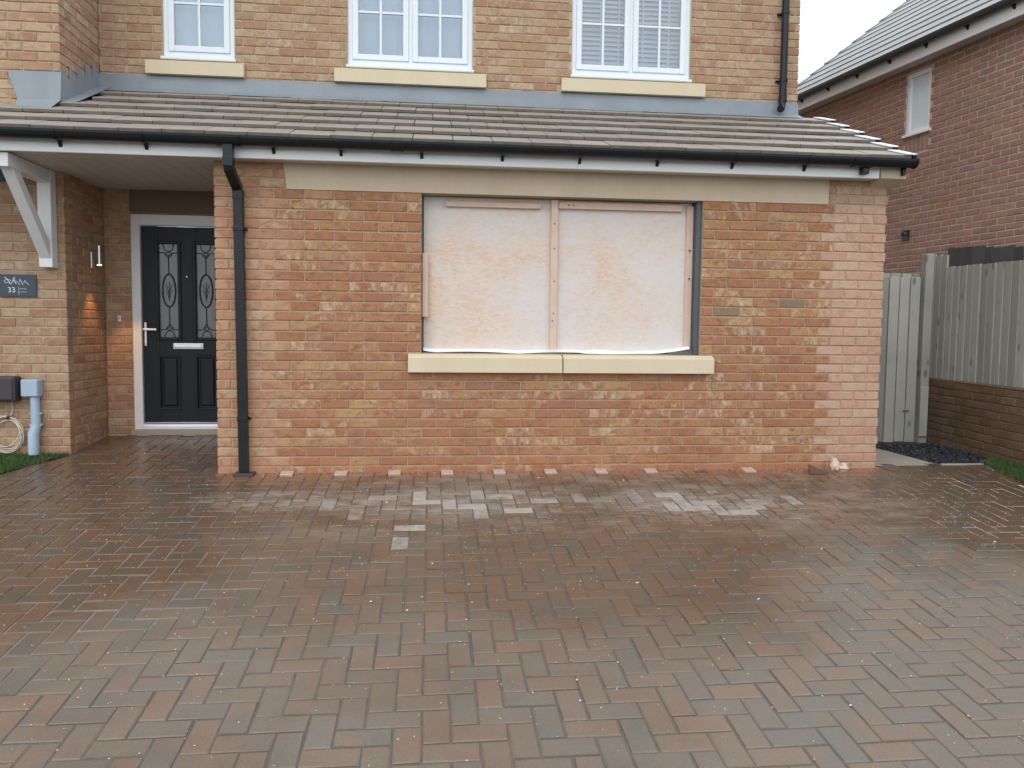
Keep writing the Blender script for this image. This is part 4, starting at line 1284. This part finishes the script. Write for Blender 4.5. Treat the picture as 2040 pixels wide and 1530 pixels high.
# ------------------------------------------------------------------ garden wall, fences, gate
Q0 = Vector((6.964, 1.685, 0)); D2 = Vector((.1405, .9901, 0)); N2 = Vector((.9901, -.1405, 0))
TW = math.atan2(-D2.y, -D2.x)
gw = root('garden_wall', (Q0.x, Q0.y, 0), 'low dark brown brick retaining wall below the tall grey fence', 'wall')
rw = Wall((Q0.x, Q0.y, 0), TW)
rw.courses(-.05, 3.6, [-.07 + .0752 * i for i in range(11)], mat=M_RET, seed=31)
q = MB(); rw.backing(q, -.05, 3.6, -.08, .672, (), .006, .2)
gwp = ob('wall_core', q, MO_RET, gw)
lay([(rw, gwp)], 300)
q = MB(); q.bev(-.05, 3.6, .0, .21, .683, .70, .004, rw.M); ob('coping', q, MO_RET, gw)

def board(mb, M_, w, z0, z1, t=.016, slant=.01, lean=0.0):
    """one feather-edge board: thick on one edge, thin on the other"""
    vs = [(0, 0, z0), (w, -slant, z0), (w, .008, z0), (0, t, z0), (0, 0, z1), (w, -slant, z1 + lean), (w, .008, z1 + lean), (0, t, z1)]
    mb.add([M_ @ Vector(v) for v in vs], [(0, 1, 2, 3)[::-1], (4, 5, 6, 7), (0, 4, 5, 1), (1, 5, 6, 2), (2, 6, 7, 3), (3, 7, 4, 0)])

rf = random.Random(9)
tf = root('tall_fence', (Q0.x + .08, Q0.y, .70), 'tall grey weathered board fence standing on the brown garden wall', 'fence')
FM = Matrix.Translation(Q0 + N2 * .08) @ Matrix.Rotation(TW, 4, 'Z')
u = -.36; k = 0
while u < 3.4:
    w = .13
    zt = 2.045 - .06 * k / 4 if u < .12 else 1.868 - .035 * (u - .17)
    q = MB(); board(q, FM @ Matrix.Translation((u, rf.uniform(-.003, .003), 0)) @ Matrix.Rotation(rf.uniform(-.004, .004), 4, 'Y'), w + .010, .702, zt + rf.uniform(-.004, .004), .010, .011)
    ob('fence_board', q, M_FENCE, tf)
    u += .126; k += 1
for z in (.95, 1.6):
    q = MB(); q.box(-.4, 3.5, .012, .06, z, z + .08, FM); ob('fence_rail', q, M_FENCE, tf)
for u in (-.2, 1.5, 3.2):
    q = MB(); q.box(u, u + .09, .071, .16, .702, 1.75, FM); ob('fence_post', q, M_FENCE, tf)
df = root('dark_fence', (Q0.x + .5, Q0.y - .6, .4), 'dark stained fence panel showing above the tall grey fence', 'fence')
DM = Matrix.Translation(Q0 + N2 * .5) @ Matrix.Rotation(TW, 4, 'Z')
u = -.70; k = 0
while u < 2.6:
    q = MB(); board(q, DM @ Matrix.Translation((u, rf.uniform(-.004, .004), 0)), .137, .02, 2.165 - .10 * (u + .7) + rf.uniform(-.012, .012), .018, .0)
    ob('fence_board', q, M_DFENCE, df)
    u += .128; k += 1
for z in (.6, 1.5):
    q = MB(); q.box(-.7, 2.6, .022, .07, z, z + .08, DM); ob('fence_rail', q, M_DFENCE, df)
gt = root('side_gate', (6.2, 1.47, .02), 'grey weathered board gate closing the passage beside the house', 'gate')
GT = Matrix.Translation((0, 1.47, 0))
x = 6.70; k = 0
while x > 5.45:
    q = MB(); q.bev(x - .110, x - .004, rf.uniform(-.003, .003), .02, .035 + rf.uniform(0, .008), 1.757 + rf.uniform(-.004, .004), .004, GT)
    ob('gate_board', q, M_FENCE, gt)
    x -.117 if False else None
    x -= .117; k += 1
for z in (.35, 1.4):
    q = MB(); q.box(5.45, 6.70, .021, .06, z, z + .09, GT); ob('gate_rail', q, M_FENCE, gt)
for i in range(11):
    q = MB(); q.box(5.47 + .117 * i, 5.575 + .117 * i, .062, .08, .3, 1.80 + rf.uniform(-.004, .004), GT); ob('backing_board', q, M_FENCE, gt)
q = MB(); q.bev(6.725, 6.815, -.03, .06, .03, 2.0, .005, GT); ob('gate_post', q, M_FENCE, gt)
q = MB(); q.bev(6.715, 6.80, -.055, -.031, .105, .62, .004, GT); ob('post_cover', q, M_FENCE, gt)
q = MB(); q.bev(6.55, 6.62, -.012, .0, .36, .375, .002, GT); ob('gate_bolt', q, M_STEEL, gt)

# ------------------------------------------------------------------ ground beside the house
q = MB(); q.bev(5.41, 6.08, .145, 1.60, -.03, .026, .006); ob('side_path', q, M_CONC, kind='structure')
q = MB(); q.bev(6.085, 6.47, .115, .165, -.03, .036, .006); ob('path_edging', q, M_CONC, kind='structure')
q = MB(); q.add([(6.083, .166, .004), (6.75, .166, .004), (6.94, 1.55, .004), (6.083, 1.55, .004)], [(0, 1, 2, 3)])
q.add([(6.75, .166, .004), (6.76, .166, .004), (6.95, 1.55, .004), (6.94, 1.55, .004)], [(0, 1, 2, 3)])
ob('gravel_bed', q, M_GRAV, kind='structure')
q = MB(); rg = random.Random(3)
for i in range(2600):
    y = rg.uniform(.18, 1.45); x = rg.uniform(6.095, 6.74 + .14 * (y - .1))
    s = rg.uniform(.008, .022)
    T = Matrix.Translation((x, y, .006 + rg.uniform(0, .014))) @ Euler((rg.uniform(-.5, .5), rg.uniform(-.5, .5), rg.uniform(0, 6.3))).to_matrix().to_4x4()
    q.box(-s, s, -s * .6, s * .6, -s * .22, s * .22, T, rg.random())
ob('slate_gravel', q, M_GRAV, kind='stuff', label='black slate chippings between the path and the garden wall', category='gravel')


def lawn(pts_fn, n, bounds, seed, name_soil, lab, soil_pts, dz=0.0):
    rr = random.Random(seed); mb = MB()
    for _ in range(n):
        x = rr.uniform(*bounds[:2]); y = rr.uniform(*bounds[2:])
        if not pts_fn(x, y): continue
        z = gz(x, y) + dz; h = rr.uniform(.015, .042); a = rr.uniform(0, 6.3); w = .0022
        lx, ly = rr.uniform(-.02, .02), rr.uniform(-.02, .02)
        dx, dy = w * math.cos(a), w * math.sin(a)
        mb.add([(x - dx, y - dy, z), (x + dx, y + dy, z), (x + lx * .5 + dx * .6, y + ly * .5 + dy * .6, z + h * .6), (x + lx, y + ly, z + h)], [(0, 1, 2), (0, 2, 3)], rr.random())
    ob('grass', mb, M_GRASS, kind='stuff', label=lab, category='grass')
    s = MB(); vs = [Vector((x, y, gz(x, y) + dz + .002)) for x, y in soil_pts]; s.add(vs, [list(range(len(vs)))])
    ob(name_soil, s, M_SOIL, kind='structure')


lawn(lambda x, y: x < left_edge(y) - (0 if y > 0 else -y * 1.0) and y < .60, 26000, (-2.6, -1.34, -.75, .60), 5, 'lawn', 'strip of green grass along the foot of the bay wall',
     [(-3.4, -.8), (-2.42, -.8), (-1.63, 0), (-1.355, .6), (-3.4, .6)])
lawn(lambda x, y: x > right_edge(y) + .012 and y < .14 + (x - 6.43) * .75 and x < 6.74 + .14 * (y - .1) + (9 if y < -2.0 else 0), 30000, (5.9, 6.9, -2.2, .50), 6, 'lawn', 'patch of green grass beside the slate gravel and garden wall',
     [(5.95, -2.2), (7.4, -2.2), (7.4, .6), (6.9, .5), (6.44, .12)])

# ------------------------------------------------------------------ rubble and chips
def lump(c, r, seed, sub=2, sq=(1, 1, 1)):
    rr = random.Random(seed)
    bm = bmesh.new(); bmesh.ops.create_icosphere(bm, subdivisions=sub, radius=1)
    for v in bm.verts:
        d = v.co.normalized()
        f = 1 + .28 * math.sin(d.x * 5 + seed) * math.cos(d.y * 4 + seed * 2) + .22 * math.sin(d.z * 6 + seed) + rr.uniform(-.1, .1)
        v.co = Vector((c[0] + d.x * r * f * sq[0], c[1] + d.y * r * f * sq[1], max(c[2] + d.z * r * f * sq[2], .012)))
    bm.verts.index_update()
    mb = MB(); mb.add([v.co.copy() for v in bm.verts], [[v.index for v in f.verts] for f in bm.faces]); bm.free()
    return mb


q = lump((4.985, -.075, .065), .052, 3, sq=(.75, .8, 1.1)); q2 = lump((5.06, -.085, .048), .05, 8, sq=(.85, .8, .75))
q.add(q2.v, q2.f)
o = ob('mortar_lump', q, M_LUMP); o['label'] = 'pale broken lump of mortar lying at the foot of the right brick pier'; o['category'] = 'rubble'
q = MB(); q.add([(4.72, -.19, .02), (4.90, -.17, .016), (4.75, -.10, .082), (4.72, -.165, .02), (4.90, -.15, .018), (4.75, -.085, .082)], [(0, 1, 2), (5, 4, 3), (0, 3, 4, 1), (1, 4, 5, 2), (2, 5, 3, 0)])
o = ob('brick_shard', q, M_SHARD); o['label'] = 'dark triangular shard of brick leaning by the wall foot beside the pale lump'; o['category'] = 'rubble'
crumb = MB(); q = MB(); rc = random.Random(77); made = 0
while made < 2600:
    x = rc.uniform(-2.0, 6.0); y = -abs(rc.gauss(0, 1.9)) if rc.random() < .6 else rc.uniform(-4, 1.2)
    if not on_drive(x, y) or (0 < x < 5.4 and y > -.02): continue
    s = rc.uniform(.0017, .0042) * (1 if rc.random() < .97 else 2.0)
    T = Matrix.Translation((x, y, gz(x, y) + .002)) @ Euler((rc.uniform(-.4, .4), rc.uniform(-.4, .4), rc.uniform(0, 6.3))).to_matrix().to_4x4()
    q.add([T @ Vector(v) for v in ((-s, -s * .5, 0), (s * .8, -s * .6, 0), (s, s * .5, 0), (-s * .7, s * .6, 0), (-s * .3, 0, s * .7), (s * .4, .1 * s, s * .6))],
          [(0, 1, 5, 4), (1, 2, 5), (2, 3, 4, 5), (3, 0, 4)], rc.random())
    made += 1
for _ in range(700):      # mortar crumbs swept against the wall foot
    x = rc.uniform(.0, 5.4); y = -abs(rc.gauss(0, .05)) - .006
    s = rc.uniform(.002, .008)
    T = Matrix.Translation((x, y, gz(x, y) + .001)) @ Euler((rc.uniform(-.4, .4), rc.uniform(-.4, .4), rc.uniform(0, 6.3))).to_matrix().to_4x4()
    crumb.add([T @ Vector(v) for v in ((-s, -s * .7, 0), (s * .8, -s * .6, 0), (s, s * .7, 0), (-s * .7, s * .8, 0), (-s * .3, 0, s), (s * .4, .1 * s, s * .8))],
          [(0, 1, 5, 4), (1, 2, 5), (2, 3, 4, 5), (3, 0, 4)], rc.random())
ob('mortar_crumbs', crumb, M_CRUMB, kind='stuff', label='reddish mortar crumbs lying along the foot of the front wall', category='debris')
ob('stone_chips', q, M_CHIP, kind='stuff', label='tiny pale chips of stone scattered over the wet paving', category='debris')
